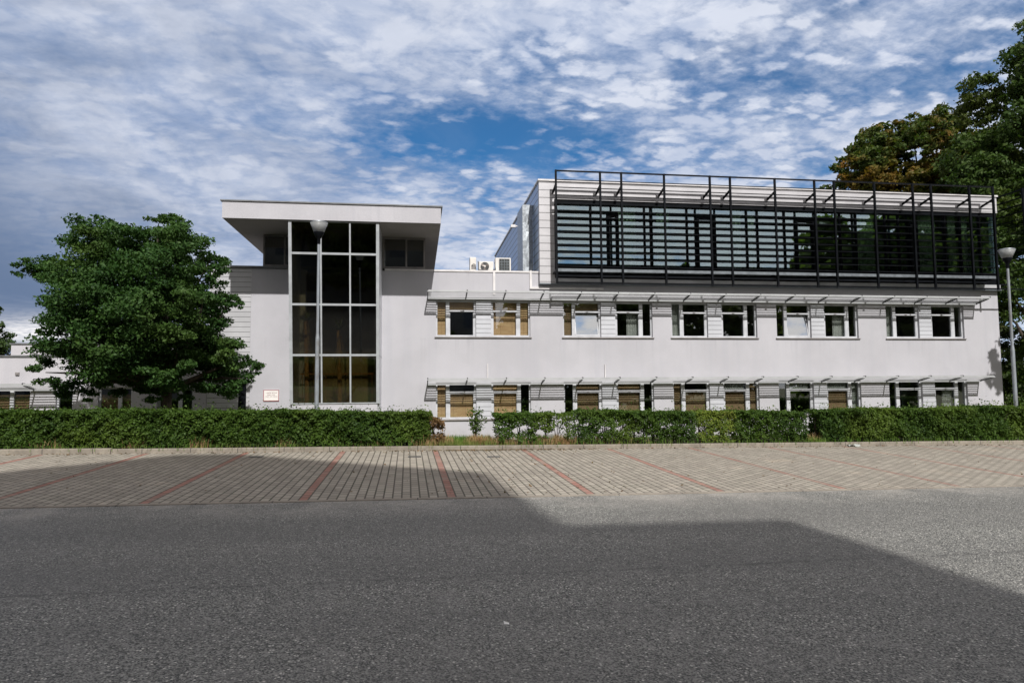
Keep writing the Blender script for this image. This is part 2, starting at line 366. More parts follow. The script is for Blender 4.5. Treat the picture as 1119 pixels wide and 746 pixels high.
def kerbm():
    n = mat('kerb_concrete'); p = pos(n)
    s = n.node('ShaderNodeSeparateXYZ'); n.l.new(p, s.inputs[0])
    j = n.math('LESS_THAN', n.math('FRACT', n.math('DIVIDE', n.math('ADD', s.outputs[0], 100), 1.0)), 0.015)
    f = n.noise(p, 3, 5, 0.7); g = n.noise(p, 50, 3)
    c = n.mix(n.ramp(f, 0.3, 0.7), (0.19, 0.165, 0.135), (0.31, 0.275, 0.225))
    c = n.mix(n.ramp(g, 0.3, 0.7, 0, 0.3), c, (0.16, 0.145, 0.13))
    c = n.mix(j, c, (0.05, 0.045, 0.04))
    n.l.new(c, n.bsdf.inputs['Base Color']); n.bsdf.inputs['Roughness'].default_value = 0.9
    bump(n, g, 0.4, 0.01)
    return n.m
M['kerb'] = kerbm()
def soil():
    n = mat('soil_and_turf'); p = pos(n)
    f = n.noise(p, 1.4, 6, 0.7)
    c = n.mix(n.ramp(f, 0.35, 0.65), (0.085, 0.060, 0.036), (0.055, 0.085, 0.022))
    n.l.new(c, n.bsdf.inputs['Base Color']); n.bsdf.inputs['Roughness'].default_value = 1.0
    bump(n, n.noise(p, 25, 4), 0.6, 0.03)
    return n.m
M['soil'] = soil()

# ------------------------------------------------------------------ mesh helpers
class MB:
    def __init__(s): s.v = []; s.f = []; s.mi = []; s.k = 0
    def add(s, vs, fs):
        o = len(s.v); s.v += [tuple(x) for x in vs]; s.f += [[i + o for i in f] for f in fs]; s.mi += [s.k] * len(fs)
        return s
    def box(s, x0, x1, y0, y1, z0, z1):
        v = [(x0, y0, z0), (x1, y0, z0), (x1, y1, z0), (x0, y1, z0), (x0, y0, z1), (x1, y0, z1), (x1, y1, z1), (x0, y1, z1)]
        return s.add(v, [(0, 3, 2, 1), (4, 5, 6, 7), (0, 1, 5, 4), (1, 2, 6, 5), (2, 3, 7, 6), (3, 0, 4, 7)])
    def hexa(s, v):
        return s.add(v, [(0, 3, 2, 1), (4, 5, 6, 7), (0, 1, 5, 4), (1, 2, 6, 5), (2, 3, 7, 6), (3, 0, 4, 7)])
    def prism(s, prof, x0, x1):
        """profile of (y, z) points swept along x"""
        n = len(prof); v = [(x0, y, z) for y, z in prof] + [(x1, y, z) for y, z in prof]
        f = [(i, i + n, (i + 1) % n + n, (i + 1) % n) for i in range(n)] + [tuple(range(n)), tuple(range(2 * n - 1, n - 1, -1))]
        return s.add(v, f)
    def quad(s, a, b, c, d): return s.add([a, b, c, d], [(0, 1, 2, 3)])
    def bar(s, a, b, w, h=None):
        a, b = Vector(a), Vector(b); h = h or w
        d = (b - a).normalized(); up = Vector((0, 0, 1)) if abs(d.z) < .95 else Vector((0, 1, 0))
        x = d.cross(up).normalized() * w / 2; y = x.cross(d).normalized() * h / 2
        v = [a - x - y, a + x - y, b + x - y, b - x - y, a - x + y, a + x + y, b + x + y, b - x + y]
        return s.hexa(v)
    def tube(s, pts, rads, n=8, cap=True):
        pts = [Vector(p) for p in pts]; rings = []
        o = len(s.v)
        for i, p in enumerate(pts):
            d = (pts[min(i + 1, len(pts) - 1)] - pts[max(i - 1, 0)]).normalized()
            up = Vector((0, 1, 0)) if abs(d.z) > .7 else Vector((0, 0, 1))
            x = d.cross(up).normalized(); y = d.cross(x)
            s.v += [tuple(p + (x * math.cos(2 * math.pi * k / n) + y * math.sin(2 * math.pi * k / n)) * rads[i]) for k in range(n)]
        for i in range(len(pts) - 1):
            for k in range(n):
                s.f.append([o + i * n + k, o + i * n + (k + 1) % n, o + (i + 1) * n + (k + 1) % n, o + (i + 1) * n + k]); s.mi.append(s.k)
        if cap:
            s.f.append([o + k for k in range(n)][::-1]); s.mi.append(s.k)
            s.f.append([o + (len(pts) - 1) * n + k for k in range(n)]); s.mi.append(s.k)
        return s
    def lathe(s, prof, c=(0, 0, 0), n=20):
        return s.tube([(c[0], c[1], c[2] + z) for z, r in prof], [r for z, r in prof], n)
    def build(s, name, m, parent=None, smooth=False, bevel=0):
        me = bpy.data.meshes.new(name); me.from_pydata(s.v, [], s.f)
        for q in (m if isinstance(m, (list, tuple)) else [m]): me.materials.append(q)
        me.polygons.foreach_set('material_index', s.mi)
        if smooth: me.polygons.foreach_set('use_smooth', [True] * len(me.polygons))
        me.update()
        o = bpy.data.objects.new(name, me); C.objects.link(o)
        if parent is not None: o.parent = parent
        if bevel:
            b = o.modifiers.new('bevel', 'BEVEL'); b.width = bevel; b.segments = 2; b.limit_method = 'ANGLE'
        return o
def tag(o, label=None, cat=None, group=None, kind=None):
    if label: o['label'] = label
    if cat: o['category'] = cat
    if group: o['group'] = group
    if kind: o['kind'] = kind
    return o
def empty(name, loc=(0, 0, 0)):
    o = bpy.data.objects.new(name, None); C.objects.link(o); o.location = loc; o.empty_display_size = 0.3
    return o
def box(name, m, parent, *a, bevel=0): return MB().box(*a).build(name, m, parent, bevel=bevel)
def holed_wall(mb, x0, x1, z0, z1, y0, y1, holes):
    """wall x0..x1, z0..z1, y0 front, y1 back with openings (hx0,hx1,hz0,hz1), reveals included"""
    xs = sorted({x0, x1, *[h[0] for h in holes], *[h[1] for h in holes]})
    zs = sorted({z0, z1, *[h[2] for h in holes], *[h[3] for h in holes]})
    xs = [x for x in xs if x0 <= x <= x1]; zs = [z for z in zs if z0 <= z <= z1]
    def hole(i, j):
        cx, cz = (xs[i] + xs[i + 1]) / 2, (zs[j] + zs[j + 1]) / 2
        return any(h[0] < cx < h[1] and h[2] < cz < h[3] for h in holes)
    nx, nz = len(xs) - 1, len(zs) - 1
    sol = [[not hole(i, j) for j in range(nz)] for i in range(nx)]
    vi = {}
    def V(x, y, z):
        k = (round(x, 5), round(y, 5), round(z, 5))
        if k not in vi: vi[k] = len(mb.v); mb.v.append((x, y, z))
        return vi[k]
    def F(*q): mb.f.append([V(*p) for p in q]); mb.mi.append(mb.k)
    for i in range(nx):
        for j in range(nz):
            if not sol[i][j]: continue
            a, b, c, d = xs[i], xs[i + 1], zs[j], zs[j + 1]
            F((a, y0, c), (b, y0, c), (b, y0, d), (a, y0, d)); F((b, y1, c), (a, y1, c), (a, y1, d), (b, y1, d))
            if i == 0 or not sol[i - 1][j]: F((a, y1, c), (a, y0, c), (a, y0, d), (a, y1, d))
            if i == nx - 1 or not sol[i + 1][j]: F((b, y0, c), (b, y1, c), (b, y1, d), (b, y0, d))
            if j == 0 or not sol[i][j - 1]: F((a, y1, c), (b, y1, c), (b, y0, c), (a, y0, c))
            if j == nz - 1 or not sol[i][j + 1]: F((a, y0, d), (b, y0, d), (b, y1, d), (a, y1, d))
    return mb

# ------------------------------------------------------------------ ground
GA, GB = -0.01175, 0.02502          # the road falls to the right and rises towards the kerb
def gz(x, y): return GA * x + GB * y
ang = 0.022
def rd(xp, yp):                      # road frame -> world
    return (xp - 0.014 * (yp - 10), yp + ang * xp)
def sheet(name, m, x0, x1, y0, y1, dz, nx=2, ny=2):
    vs, fs = [], []
    for j in range(ny):
        for i in range(nx):
            x, y = rd(x0 + (x1 - x0) * i / (nx - 1), y0 + (y1 - y0) * j / (ny - 1)); vs.append((x, y, gz(x, y) + dz))
    for j in range(ny - 1):
        for i in range(nx - 1):
            k = j * nx + i; fs.append((k, k + 1, k + nx + 1, k + nx))
    mb = MB().add(vs, fs); o = mb.build(name, m); tag(o, kind='structure'); return o
g = MB()
g.quad((-3000, -3000, -1.7), (3000, -3000, -1.7), (3000, 3000, -1.7), (-3000, 3000, -1.7))
tag(g.build('ground', M['soil']), kind='structure')
Y_EDGE, Y_KERB = 9.93, 16.12
sheet('road', M['asphalt'], -60, 60, -16, Y_EDGE, 0.0)
# parking bays: own object frame so that the courses of pavers follow the road
sheet('parking_bays', M['pavers'], -58, 58, Y_EDGE + 0.09, Y_KERB + 0.02, 0.004)
def kerb_run(name, x0, x1, y0, y1, z0, z1, m, label=None, bevel=0.012):
    vs = []
    for dz in (z0, z1):
        for a, b in ((x0, y0), (x1, y0), (x1, y1), (x0, y1)):
            x, y = rd(a, b); vs.append((x, y, gz(x, y) + dz))
    o = MB().hexa(vs).build(name, m, bevel=bevel); tag(o, kind='structure'); return o
kerb_run('edging_strip', -58, 58, Y_EDGE - 0.005, Y_EDGE + 0.098, -0.1, 0.009, M['kerb'], bevel=0.003)
kerb_run('kerb', -58, -6.55, Y_KERB, Y_KERB + 0.13, -0.1, 0.115, M['kerb'])
kerb_run('kerb', -6.54, 58, Y_KERB + 0.0, Y_KERB + 0.13, -0.1, 0.10, M['kerb'])
# lawn: from the kerb down to the foot of the building
lw = MB(); vs = []; fs = []
xs_ = np.linspace(-58, 58, 60); ys_ = np.array([0.13, 0.5, 1.2, 2.2, 3.5, 5, 7, 9, 12, 30, 60])
for j, yy in enumerate(ys_):
    for x_ in xs_:
        x, y = rd(x_, Y_KERB + yy); a = gz(x, y) + 0.06; f = min(1, max(0, (yy - 1.2) / 6)); f = f * f * (3 - 2 * f)
        z = a * (1 - f) + (-0.02) * f + (0.015 * math.sin(x * 2.1 + yy * 3) if yy > .3 else 0)
        vs.append((x, y, z))
nx = len(xs_)
for j in range(len(ys_) - 1):
    for i in range(nx - 1):
        k = j * nx + i; fs.append((k, k + 1, k + nx + 1, k + nx))
tag(lw.add(vs, fs).build('lawn', M['soil']), kind='structure')
def lawn_z(x, y):
    yy = y - ang * x - Y_KERB; a = gz(x, y) + 0.06; f = min(1, max(0, (yy - 1.2) / 6)); f = f * f * (3 - 2 * f)
    return a * (1 - f) - 0.02 * f

# ------------------------------------------------------------------ main building
B = empty('office_building', (9, 25, 0))
def put(mb, name, m, parent=B, label=None, **k):
    o = mb.build(name, m, parent, **k)
    o.matrix_parent_inverse = Matrix.Identity(4)
    if label: o['label'] = label
    return o
_build = MB.build
def build_world(s, name, m, parent=None, **k):      # children keep world coordinates
    o = _build(s, name, m, parent, **k)
    if parent is not None:
        off = Vector((0, 0, 0)); p = parent
        while p is not None:
            off += p.location; p = p.parent
        o.location = -off
    return o
MB.build = build_world
tag(B, 'white two-storey office block with louvred glass top floor and glazed entrance bay', 'building')

YF = 25.0; WALL_T = 0.30
WX = [0.65, 5.43, 9.72, 14.06, 18.81]; WW = 3.56
Z_SILL = (0.70, 3.73); HZ = 1.40
holes = []
for zs in Z_SILL:
    for x in WX:
        holes += [(x + 0.02, x + 1.50, zs + 0.05, zs + HZ), (x + 2.06, x + WW - 0.02, zs + 0.05, zs + HZ)]
wall = MB(); holed_wall(wall, -0.98, 23.97, -0.3, 6.20, YF, YF + WALL_T, holes)
wall.box(23.67, 23.97, YF + WALL_T, 38, -0.3, 6.20)
put(wall, 'wall', M['stucco'])
tw = MB(); tw.box(-5.88, -4.0, YF, YF + .3, -0.3, 6.20); tw.box(-1.55, -0.98, YF, YF + .3, -0.3, 6.20)
put(tw, 'entrance_wall', M['stucco'])
cp = MB(); cp.box(-1.2, 4.56, YF - 0.03, YF + 0.33, 6.203, 6.27)
put(cp, 'wall_coping', M['whiteduct'])
cp2 = MB(); cp2.box(-7.36, -4.2, YF - 0.05, YF + 0.33, 6.215, 6.29)
put(cp2, 'wall_coping', M['coping'])
rf = MB(); rf.box(-5.9, 24, YF + .34, 39, 6.0, 6.15)
put(rf, 'roof', M['coping'])
# interior: floors and back wall so windows open on real rooms
it = MB(); it.box(-5.7, 23.6, 30.5, 30.7, -0.2, 6.0); it.box(-1.0, 23.6, YF + .31, 30.5, -0.2, 0.0); it.box(-1.0, 23.6, YF + .31, 30.5, 2.55, 2.95)
for x in (4.9, 9.5, 13.85, 18.3): it.box(x - .1, x + .1, YF + .31, 30.5, 0.0, 6.0)
it.box(-1.1, -0.95, YF + .31, 30.5, 0, 6.0)
put(it, 'room_walls', M['room'])

# windows ------------------------------------------------------------------------------------
def window(x, zs, flip, blinds, tilt=False, lab=None, curt=''):
    """1.5 m unit: narrow light, main light, transom; flip puts the narrow light on the right"""
    z0, z1 = zs + 0.06, zs + HZ; y0, y1 = YF + 0.09, YF + 0.16
    L = 1.48
    def X(a): return x + (L - a if flip else a)
    def bx(mb, a, b, ya, yb, za, zb): mb.box(min(X(a), X(b)), max(X(a), X(b)), ya, yb, za, zb)
    fr = MB()
    bx(fr, 0.0, 0.055, y0, y1, z0, z1); bx(fr, 0.365, 0.495, y0, y1, z0 + .06, z1 - .05); bx(fr, L - 0.075, L, y0, y1, z0, z1)
    bx(fr, 0.055, L - .075, y0, y1, z0, z0 + 0.06); bx(fr, 0.055, L - .075, y0, y1, z1 - 0.05, z1)
    bx(fr, 0.495, L - 0.075, y0 - .012, y1, z0 + 0.92, z0 + 1.0)
    if not tilt:
        bx(fr, 0.495, 0.525, y0 + .01, y1 - .01, z0 + .06, z0 + .92); bx(fr, L - .105, L - .075, y0 + .01, y1 - .01, z0 + .06, z0 + .92)
    f = put(fr, 'window', M['white'])
    if lab: f['label'] = lab
    zt = z0 + 1.0
    for (a, b, za, zb) in ((0.055, 0.365, z0 + .06, z1 - .05), (0.495, L - .075, zt, z1 - .05)):
        p = MB(); yy = y0 + 0.045; xa, xb = sorted((X(a), X(b))); p.box(xa, xb, yy, yy + .012, za, zb)
        p.build('pane', M['glass_window'], f)
    xa, xb = sorted((X(0.527), X(L - .107)))
    if tilt:
        s = empty('sash', (0, 0, 0)); s.parent = f
        mb = MB(); h = 0.85; xa, xb = sorted((X(0.50), X(L - .08)))
        th = R(11)
        def pt(u, v, d):                                   # u across, v up the sash, d outward
            return (u, y0 + .03 + v * math.sin(th) - d * math.cos(th), z0 + .065 + v * math.cos(th) + d * math.sin(th) * 0)
        def slab(m_, u0, u1, v0, v1, d0, d1):
            m_.hexa([pt(u0, v0, d1), pt(u1, v0, d1), pt(u1, v0, d0), pt(u0, v0, d0), pt(u0, v1, d1), pt(u1, v1, d1), pt(u1, v1, d0), pt(u0, v1, d0)])
        for q in ((xa, xb, 0, .03), (xa, xb, h - .03, h), (xa, xa + .03, .03, h - .03), (xb - .03, xb, .03, h - .03)): slab(mb, *q, 0, 0.04)
        bpy.data.objects.remove(s)
        sash = mb.build('sash', M['white'], f); sash['label'] = 'sash tilted inward at the top'
        pm = MB(); slab(pm, xa + .03, xb - .03, .03, h - .03, 0.015, 0.025); pm.build('pane', M['glass_sash'], f)
    else:
        p = MB(); p.box(xa, xb, y0 + .05, y0 + .062, z0 + .06, z0 + .92); p.build('pane', M['glass_window'], f)
    hd = MB(); hx = X(0.95); hd.box(hx - .05, hx + .05, y0 - .03, y0 - .013, z0 + .945, z0 + .965); hd.build('handle', M['sill'], f)
    for k in blinds:
        b = MB(); yb = y0 + .13
        if k == 'n': a0, a1, za, zb = 0.04, 0.40, z0 + .03, z1
        elif k == 'm': a0, a1, za, zb = 0.46, L - .05, z0 + .03, z0 + .97
        elif k == 't': a0, a1, za, zb = 0.46, L - .05, z0 + .965, z1
        xa_, xb_ = sorted((X(a0), X(a1))); b.box(xa_, xb_, yb, yb + .012, za, zb)
        o = b.build('blind', M['blind_pale'] if x < 5 else M['blind'], f)
    for k in curt:
        yb = y0 + .19; a0, a1, za, zb = {'t': (.46, L - .05, z0 + .965, z1), 'n': (.04, .40, z0 + .03, z1), 'h': (.46, .95, z0 + .03, z0 + .97)}[k]
        xa_, xb_ = sorted((X(a0), X(a1))); nn_ = max(6, int((xb_ - xa_) / .028)); vv_ = []
        for q in range(nn_ + 1):
            xq = xa_ + (xb_ - xa_) * q / nn_; yq = yb + .022 * math.sin(q * 1.9); vv_ += [(xq, yq, za), (xq, yq, zb)]
        b = MB().add(vv_, [(2 * q, 2 * q + 2, 2 * q + 3, 2 * q + 1) for q in range(nn_)]); o = b.build('curtain', M['netcurtain'], f)
        o.modifiers.new('thickness', 'SOLIDIFY').thickness = .004
    return f
#            lower row                                      upper row
BL = {(0, 0, 0): 'nm', (0, 0, 1): 'mt', (0, 1, 0): 'mt', (0, 1, 1): 'mt', (0, 2, 0): 'nm', (0, 2, 1): 'mn', (0, 3, 0): '', (0, 3, 1): 'm',
      (0, 4, 0): '', (0, 4, 1): '', (1, 0, 0): 'nt', (1, 0, 1): 'nmt', (1, 1, 0): 'nt', (1, 1, 1): '', (1, 2, 0): '', (1, 2, 1): '',
      (1, 3, 0): '', (1, 3, 1): '', (1, 4, 0): '', (1, 4, 1): ''}
CU = {(0, 3, 0): 't', (0, 3, 1): 'tn', (0, 2, 1): 't', (1, 2, 0): 'n', (1, 3, 1): 'h', (0, 4, 1): 'h', (1, 1, 1): 'h', (1, 4, 0): 'n'}
for row, zs in enumerate(Z_SILL):
    for i, x in enumerate(WX):
        tl = row == 1 and i in (1, 3)
        window(x + 0.02, zs, False, BL[(row, i, 0)], tl, 'window with a tilted open sash' if tl else ('window with brown bamboo blinds' if BL[(row, i, 0)] else None), CU.get((row, i, 0), ''))
        window(x + 2.06, zs, True, BL[(row, i, 1)], False, 'window with brown bamboo blinds' if BL[(row, i, 1)] else None, CU.get((row, i, 1), ''))
        s = MB(); s.prism([(YF - 0.05, zs + .005), (YF - .05, zs + .035), (YF + .09, zs + .062), (YF + .09, zs + .005)], x - .03, x + WW + .03)
        put(s, 'window_sill', M['sill'])
        p = MB(); p.box(x + 1.502, x + 2.058, YF - 0.004, YF + .06, zs + .063, zs + HZ)
        put(p, 'cladding_panel', M['lamella'])

# awnings of metal slats -----------------------------------------------------------------------
def awning(zt):
    a = MB()
    x0, x1 = 0.34, 22.9; yo = YF - 0.80
    a.box(x0, x1, yo, yo + .025, zt - .07, zt)                                   # front lip
    for k in range(6):                                                           # flat blades with gaps
        y = yo + 0.10 + k * 0.115; z = zt - .06 - k * 0.022
        a.prism([(y, z), (y + .042, z - .008), (y + .044, z - .002), (y + .002, z + .006)], x0 + .02, x1 - .02)
    a.box(x0, x1, YF - .10, YF - .003, zt - .235, zt - .185)                     # wall rail
    o = put(a, 'awning', M['awning'])
    n = 17
    for k in range(n):
        x = x0 + .02 + (x1 - x0 - .04) * k / (n - 1)
        b = MB(); b.prism([(yo - .01, zt - .03), (yo - .01, zt + .022), (yo + .12, zt + .016), (YF - .004, zt - .17), (YF - .004, zt - .24), (yo + .1, zt - .09)], x - .016, x + .016)
        b.build('bracket', M['bracket'], o)
    return o
awning(2.235); awning(5.40)
# conduits on the wall
for pts in (((2.83, 6.27), (2.83, 5.36)), ((4.22, 6.29), (4.22, 5.63), (7.0, 5.63)), ((2.57, 2.78), (2.57, 2.24)), ((7.05, 2.74), (7.05, 2.24))):
    c = MB(); w_ = 0.08 if pts[0][1] > 5 else 0.03
    for (a, za), (b, zb) in zip(pts[:-1], pts[1:]):
        c.box(min(a, b) - w_ / 2, max(a, b) + w_ / 2, YF - .055, YF - .001, min(za, zb) - (w_ / 2 if za == zb else -w_/2 if len(pts)==3 else 0), max(za, zb) + (w_ / 2 if za == zb else 0))
    put(c, 'conduit', M['whiteduct'])

# upper storey box ------------------------------------------------------------------------------
BX0, BX1, BY0, BY1, BZ0, BZ1 = 4.54, 24.0, 24.80, 39.5, 5.80, 9.76
up = empty('upper_storey', (0, 0, 0)); bpy.data.objects.remove(up)
sb = MB()
sb.box(BX0, 5.12, BY0, BY0 + .25, BZ0, 9.70)                                      # clad strip left of the glass
fs_ = put(sb, 'upper_front_panel', M['boxpanel'])
tb = MB(); tb.box(5.125, BX1, BY0 + .002, BY0 + .25, 9.02, 9.70)
put(tb, 'upper_fascia', M['boxpanel'])
sd2 = MB(); sd2.box(BX0, BX0 + .2, BY0 + .255, BY1, 6.16, 9.70)
put(sd2, 'upper_side_wall', M['boxside'])
rs = MB(); rs.box(BX1 - .2, BX1, BY0 + .255, BY1, BZ0, 9.70); put(rs, 'upper_side_wall', M['boxside'])
rr = MB(); rr.box(BX0 - .04, BX1 + .04, BY0 - .04, BY1, 9.703, 9.77); put(rr, 'upper_roof', M['whiteduct'])
bs = MB(); bs.box(5.125, BX1, BY0 + .05, BY0 + .25, BZ0, 6.0); put(bs, 'upper_base_panel', M['alu'])
bs = MB(); bs.box(5.125, BX1, BY0 + .08, BY0 + .25, 6.003, 6.42); put(bs, 'upper_base_panel', M['dark'])
un = MB(); un.box(BX0, BX1, BY0, YF + .5, BZ0 - .04, BZ0 - .002); put(un, 'upper_soffit', M['grating'])
inn = MB(); inn.box(4.8, 23.75, 31, 31.2, 6.2, 9.6); inn.box(4.8, 23.75, BY0 + .3, 31, 6.3, 6.4); inn.box(4.8, 23.75, BY0 + .3, 31, 9.05, 9.2)
put(inn, 'upper_room_walls', M['room'])
gl = MB(); gl.box(5.125, BX1 - .05, BY0 + .12, BY0 + .14, 6.42, 9.02); put(gl, 'upper_glazing', M['glass_box'])
ml = [5.16, 6.55, 8.70, 8.95, 10.42, 12.9, 13.35, 14.5, 16.9, 17.6, 18.9, 19.5, 21.6, 22.3, 23.2, 23.93]
mu = MB()
for x in ml: mu.box(x - .03, x + .03, BY0 + .06, BY0 + .118, 6.425, 9.015)
mu.box(5.125, BX1, BY0 + .05, BY0 + .118, 8.88, 9.018); mu.box(5.125, BX1, BY0 + .05, BY0 + .118, 6.422, 6.48)
put(mu, 'mullions', M['dark'])
for xa, xb in ((7.2, 7.64), (10.80, 11.58), (14.95, 15.75), (20.0, 20.32)):
    d = MB()
    for a in (xa, xb - .08): d.box(a, a + .09, BY0 + .03, BY0 + .117, 6.49, 8.52)
    d.box(xa + .09, xb - .08, BY0 + .03, BY0 + .117, 8.42, 8.52)
    put(d, 'casement', M['dark'])
for xa, xb in ((7.7, 8.4), (9.25, 9.75), (13.0, 13.3), (12.35, 12.75), (17.75, 18.5), (20.55, 21.3), (21.9, 22.2), (22.45, 22.75)):
    cu = MB(); n = int((xb - xa) / .035); vv = []
    for k in range(n + 1):
        x = xa + (xb - xa) * k / n; y = BY0 + .27 + .04 * math.sin(k * 1.35); vv += [(x, y, 6.45), (x, y, 8.98)]
    cu.add(vv, [(2 * k, 2 * k + 2, 2 * k + 3, 2 * k + 1) for k in range(n)])
    cu_o = put(cu, 'curtain', M['curtain']); sm = cu_o.modifiers.new('thickness', 'SOLIDIFY'); sm.thickness = 0.008
# louvre screen
LY = 24.2
ls = MB()
for z in (8.72, 8.46, 8.20, 7.93, 7.66, 7.40, 7.14, 6.88, 6.62, 6.36):
    ls.prism([(LY + .03, z - .030), (LY + .03, z + .0), (LY + .24, z + .045), (LY + .24, z + .015)], 5.06, 23.30)
for z in (9.60, 9.31, 9.02):
    ls.prism([(LY + .03, z - .02), (LY + .03, z + .01), (LY + .15, z + .035), (LY + .15, z + .01)], 5.06, 23.30)
lo_ = put(ls, 'louvre_screen', M['dark'])
rl = MB()
rl.bar((5.04, LY, 9.92), (23.31, LY, 9.92), .05, .05); rl.build('top_rail', M['dark'], lo_)
for x in (5.07, 6.76, 7.58, 9.26, 11.09, 11.91, 13.75, 15.41, 16.24, 17.97, 19.65, 20.46, 22.18, 23.26):
    p = MB(); p.box(x - .035, x + .035, LY - .045, LY + .027, 5.68, 9.945); p.build('post', M['dark'], lo_)
    b = MB(); b.bar((x, LY + .03, 9.40), (x, BY0 - .003, 9.26), .06, .07); b.build('bracket', M['dark'], lo_)
    b = MB(); b.bar((x, LY + .05, 6.165), (x, BY0 + .07, 6.165), .05, .06); b.build('bracket', M['dark'], lo_)
wk = MB()
for k in range(9): wk.box(5.06, 23.3, LY + .05 + k * .06, LY + .085 + k * .06, 6.20, 6.225)
wk.box(5.06, 23.3, LY + .03, LY + .048, 6.15, 6.26)
wk.build('walkway', M['grating'], lo_)
lr = MB(); lr.box(5.04, 23.3, LY - .01, LY + .03, 5.70, 5.76); lr.box(5.04, 23.3, LY + .035, LY + .06, 5.96, 6.03); lr.build('lower_rail', M['dark'], lo_)
# side return of the screen
s2 = MB()
for z in (8.72, 8.46, 8.20, 7.93, 7.66, 7.40, 7.14, 6.88, 6.62, 6.36):
    s2.hexa([(24.72, LY, z - .03), (24.93, LY, z + .015), (24.93, 34, z + .015), (24.72, 34, z - .03), (24.72, LY, z), (24.93, LY, z + .045), (24.93, 34, z + .045), (24.72, 34, z)])
for z in (9.60, 9.31, 9.02): s2.box(24.72, 24.84, LY, 34, z - .015, z + .015)
s2.bar((24.76, LY, 9.92), (24.76, 34, 9.92), .05, .05)
s2.bar((23.3, LY + .02, 5.73), (24.76, LY + .02, 5.73), .03, .05)
so = put(s2, 'louvre_screen', M['dark'])
for y in (24.24, 26.5, 29, 31.5, 33.9):
    p = MB(); p.box(24.66, 24.72, y - .035, y + .035, 5.68, 9.94); p.build('post', M['dark'], so)
    b = MB(); b.bar((24.66, max(y, 24.9), 6.02), (24.003, max(y, 24.9), 6.02), .05, .06); b.build('bracket', M['dark'], so)
# ventilation duct and small floodlight on the side wall
du = MB(); rngd = random.Random(3)
cols, rows = 3, 8; vv = []
for j in range(rows + 1):
    for i in range(cols + 1):
        vv.append((4.12 + (4.53 - 4.12) * i / cols, 26.2 - .03 * rngd.random() * (0 < i < cols), 6.3 + (9.15 - 6.3) * j / rows))
du.add(vv, [(j * (cols + 1) + i, j * (cols + 1) + i + 1, (j + 1) * (cols + 1) + i + 1, (j + 1) * (cols + 1) + i) for j in range(rows) for i in range(cols)])
du.quad((4.12, 26.2, 6.3), (4.12, 26.2, 9.15), (4.12, 27.6, 9.15), (4.12, 27.6, 6.3)); du.quad((4.12, 26.2, 9.15), (4.53, 26.2, 9.15), (4.53, 27.6, 9.15), (4.12, 27.6, 9.15))
put(du, 'ventilation_duct', M['galv'])
fl = MB(); fl.bar((4.54, 28.9, 8.95), (4.22, 28.9, 8.95), .05); fl.box(4.02, 4.22, 28.82, 28.98, 8.88, 9.0); put(fl, 'floodlight', M['whiteduct'])

# glazed entrance bay and its big roof ------------------------------------------------------------
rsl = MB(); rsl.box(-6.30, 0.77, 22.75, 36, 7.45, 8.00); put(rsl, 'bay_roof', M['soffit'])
rsf = MB(); rsf.box(-6.303, 0.773, 22.728, 22.748, 7.447, 8.0); put(rsf, 'bay_fascia', M['stucco'])
rco = MB(); rco.box(-6.36, 0.83, 22.69, 36.05, 8.003, 8.045); put(rco, 'bay_coping', M['coping'])
TX0, TX1 = -4.24, -1.29
def ty(z): return 22.80 + (7.40 - z) * 0.1335
def tslab(mb, x0, x1, z0, z1, d0, d1):
    mb.hexa([(x0, ty(z0) + d0, z0), (x1, ty(z0) + d0, z0), (x1, ty(z0) + d1, z0), (x0, ty(z0) + d1, z0), (x0, ty(z1) + d0, z1), (x1, ty(z1) + d0, z1), (x1, ty(z1) + d1, z1), (x0, ty(z1) + d1, z1)])
cw = MB()
XL = (TX0, -3.20, -2.25, TX1); ZL = (1.38, 3.02, 4.70, 6.38, 7.44)
for x, wd in zip(XL, (.10, .05, .05, .10)):
    xc = x + (.05 if x == TX0 else -.05 if x == TX1 else 0)
    tslab(cw, xc - wd / 2, xc + wd / 2, ZL[0], ZL[-1], 0, .09)
for z in ZL:
    for a, b in zip(XL[:-1], XL[1:]):
        tslab(cw, a + (.10 if a == TX0 else .025), b - (.10 if b == TX1 else .025), (z - .035) if z > 1.5 else z, (z + .035) if z < 7.3 else z, .004, .086)
cwo = put(cw, 'glazed_bay', M['bayframe'])
for a, b in zip(XL[:-1], XL[1:]):
    for za, zb in zip(ZL[:-1], ZL[1:]):
        g_ = MB(); tslab(g_, a + .028, b - .028, za + .03, zb - .03, .04, .055); g_.build('pane', M['glass_tower'], cwo)
for x in (TX0, TX1):                                      # metal cheeks back to the wall
    s = 1 if x == TX1 else -1; ch = MB(); x0, x1 = sorted((x - s * .002, x - s * .06))
    for za, zb in ((0.0, 3.0), (3.02, 4.69), (4.71, 7.44)):
        ch.hexa([(x0, ty(za) + .092, za), (x1, ty(za) + .092, za), (x1, YF + .05, za), (x0, YF + .05, za), (x0, ty(zb) + .092, zb), (x1, ty(zb) + .092, zb), (x1, YF + .05, zb), (x0, YF + .05, zb)])
    put(ch, 'bay_cheek', M['alu'])
pl = MB(); pl.box(TX0 + .062, TX1 - .062, ty(1.38) + .03, ty(1.38) + .3, -.2, 1.375); put(pl, 'bay_plinth', M['stucco'])
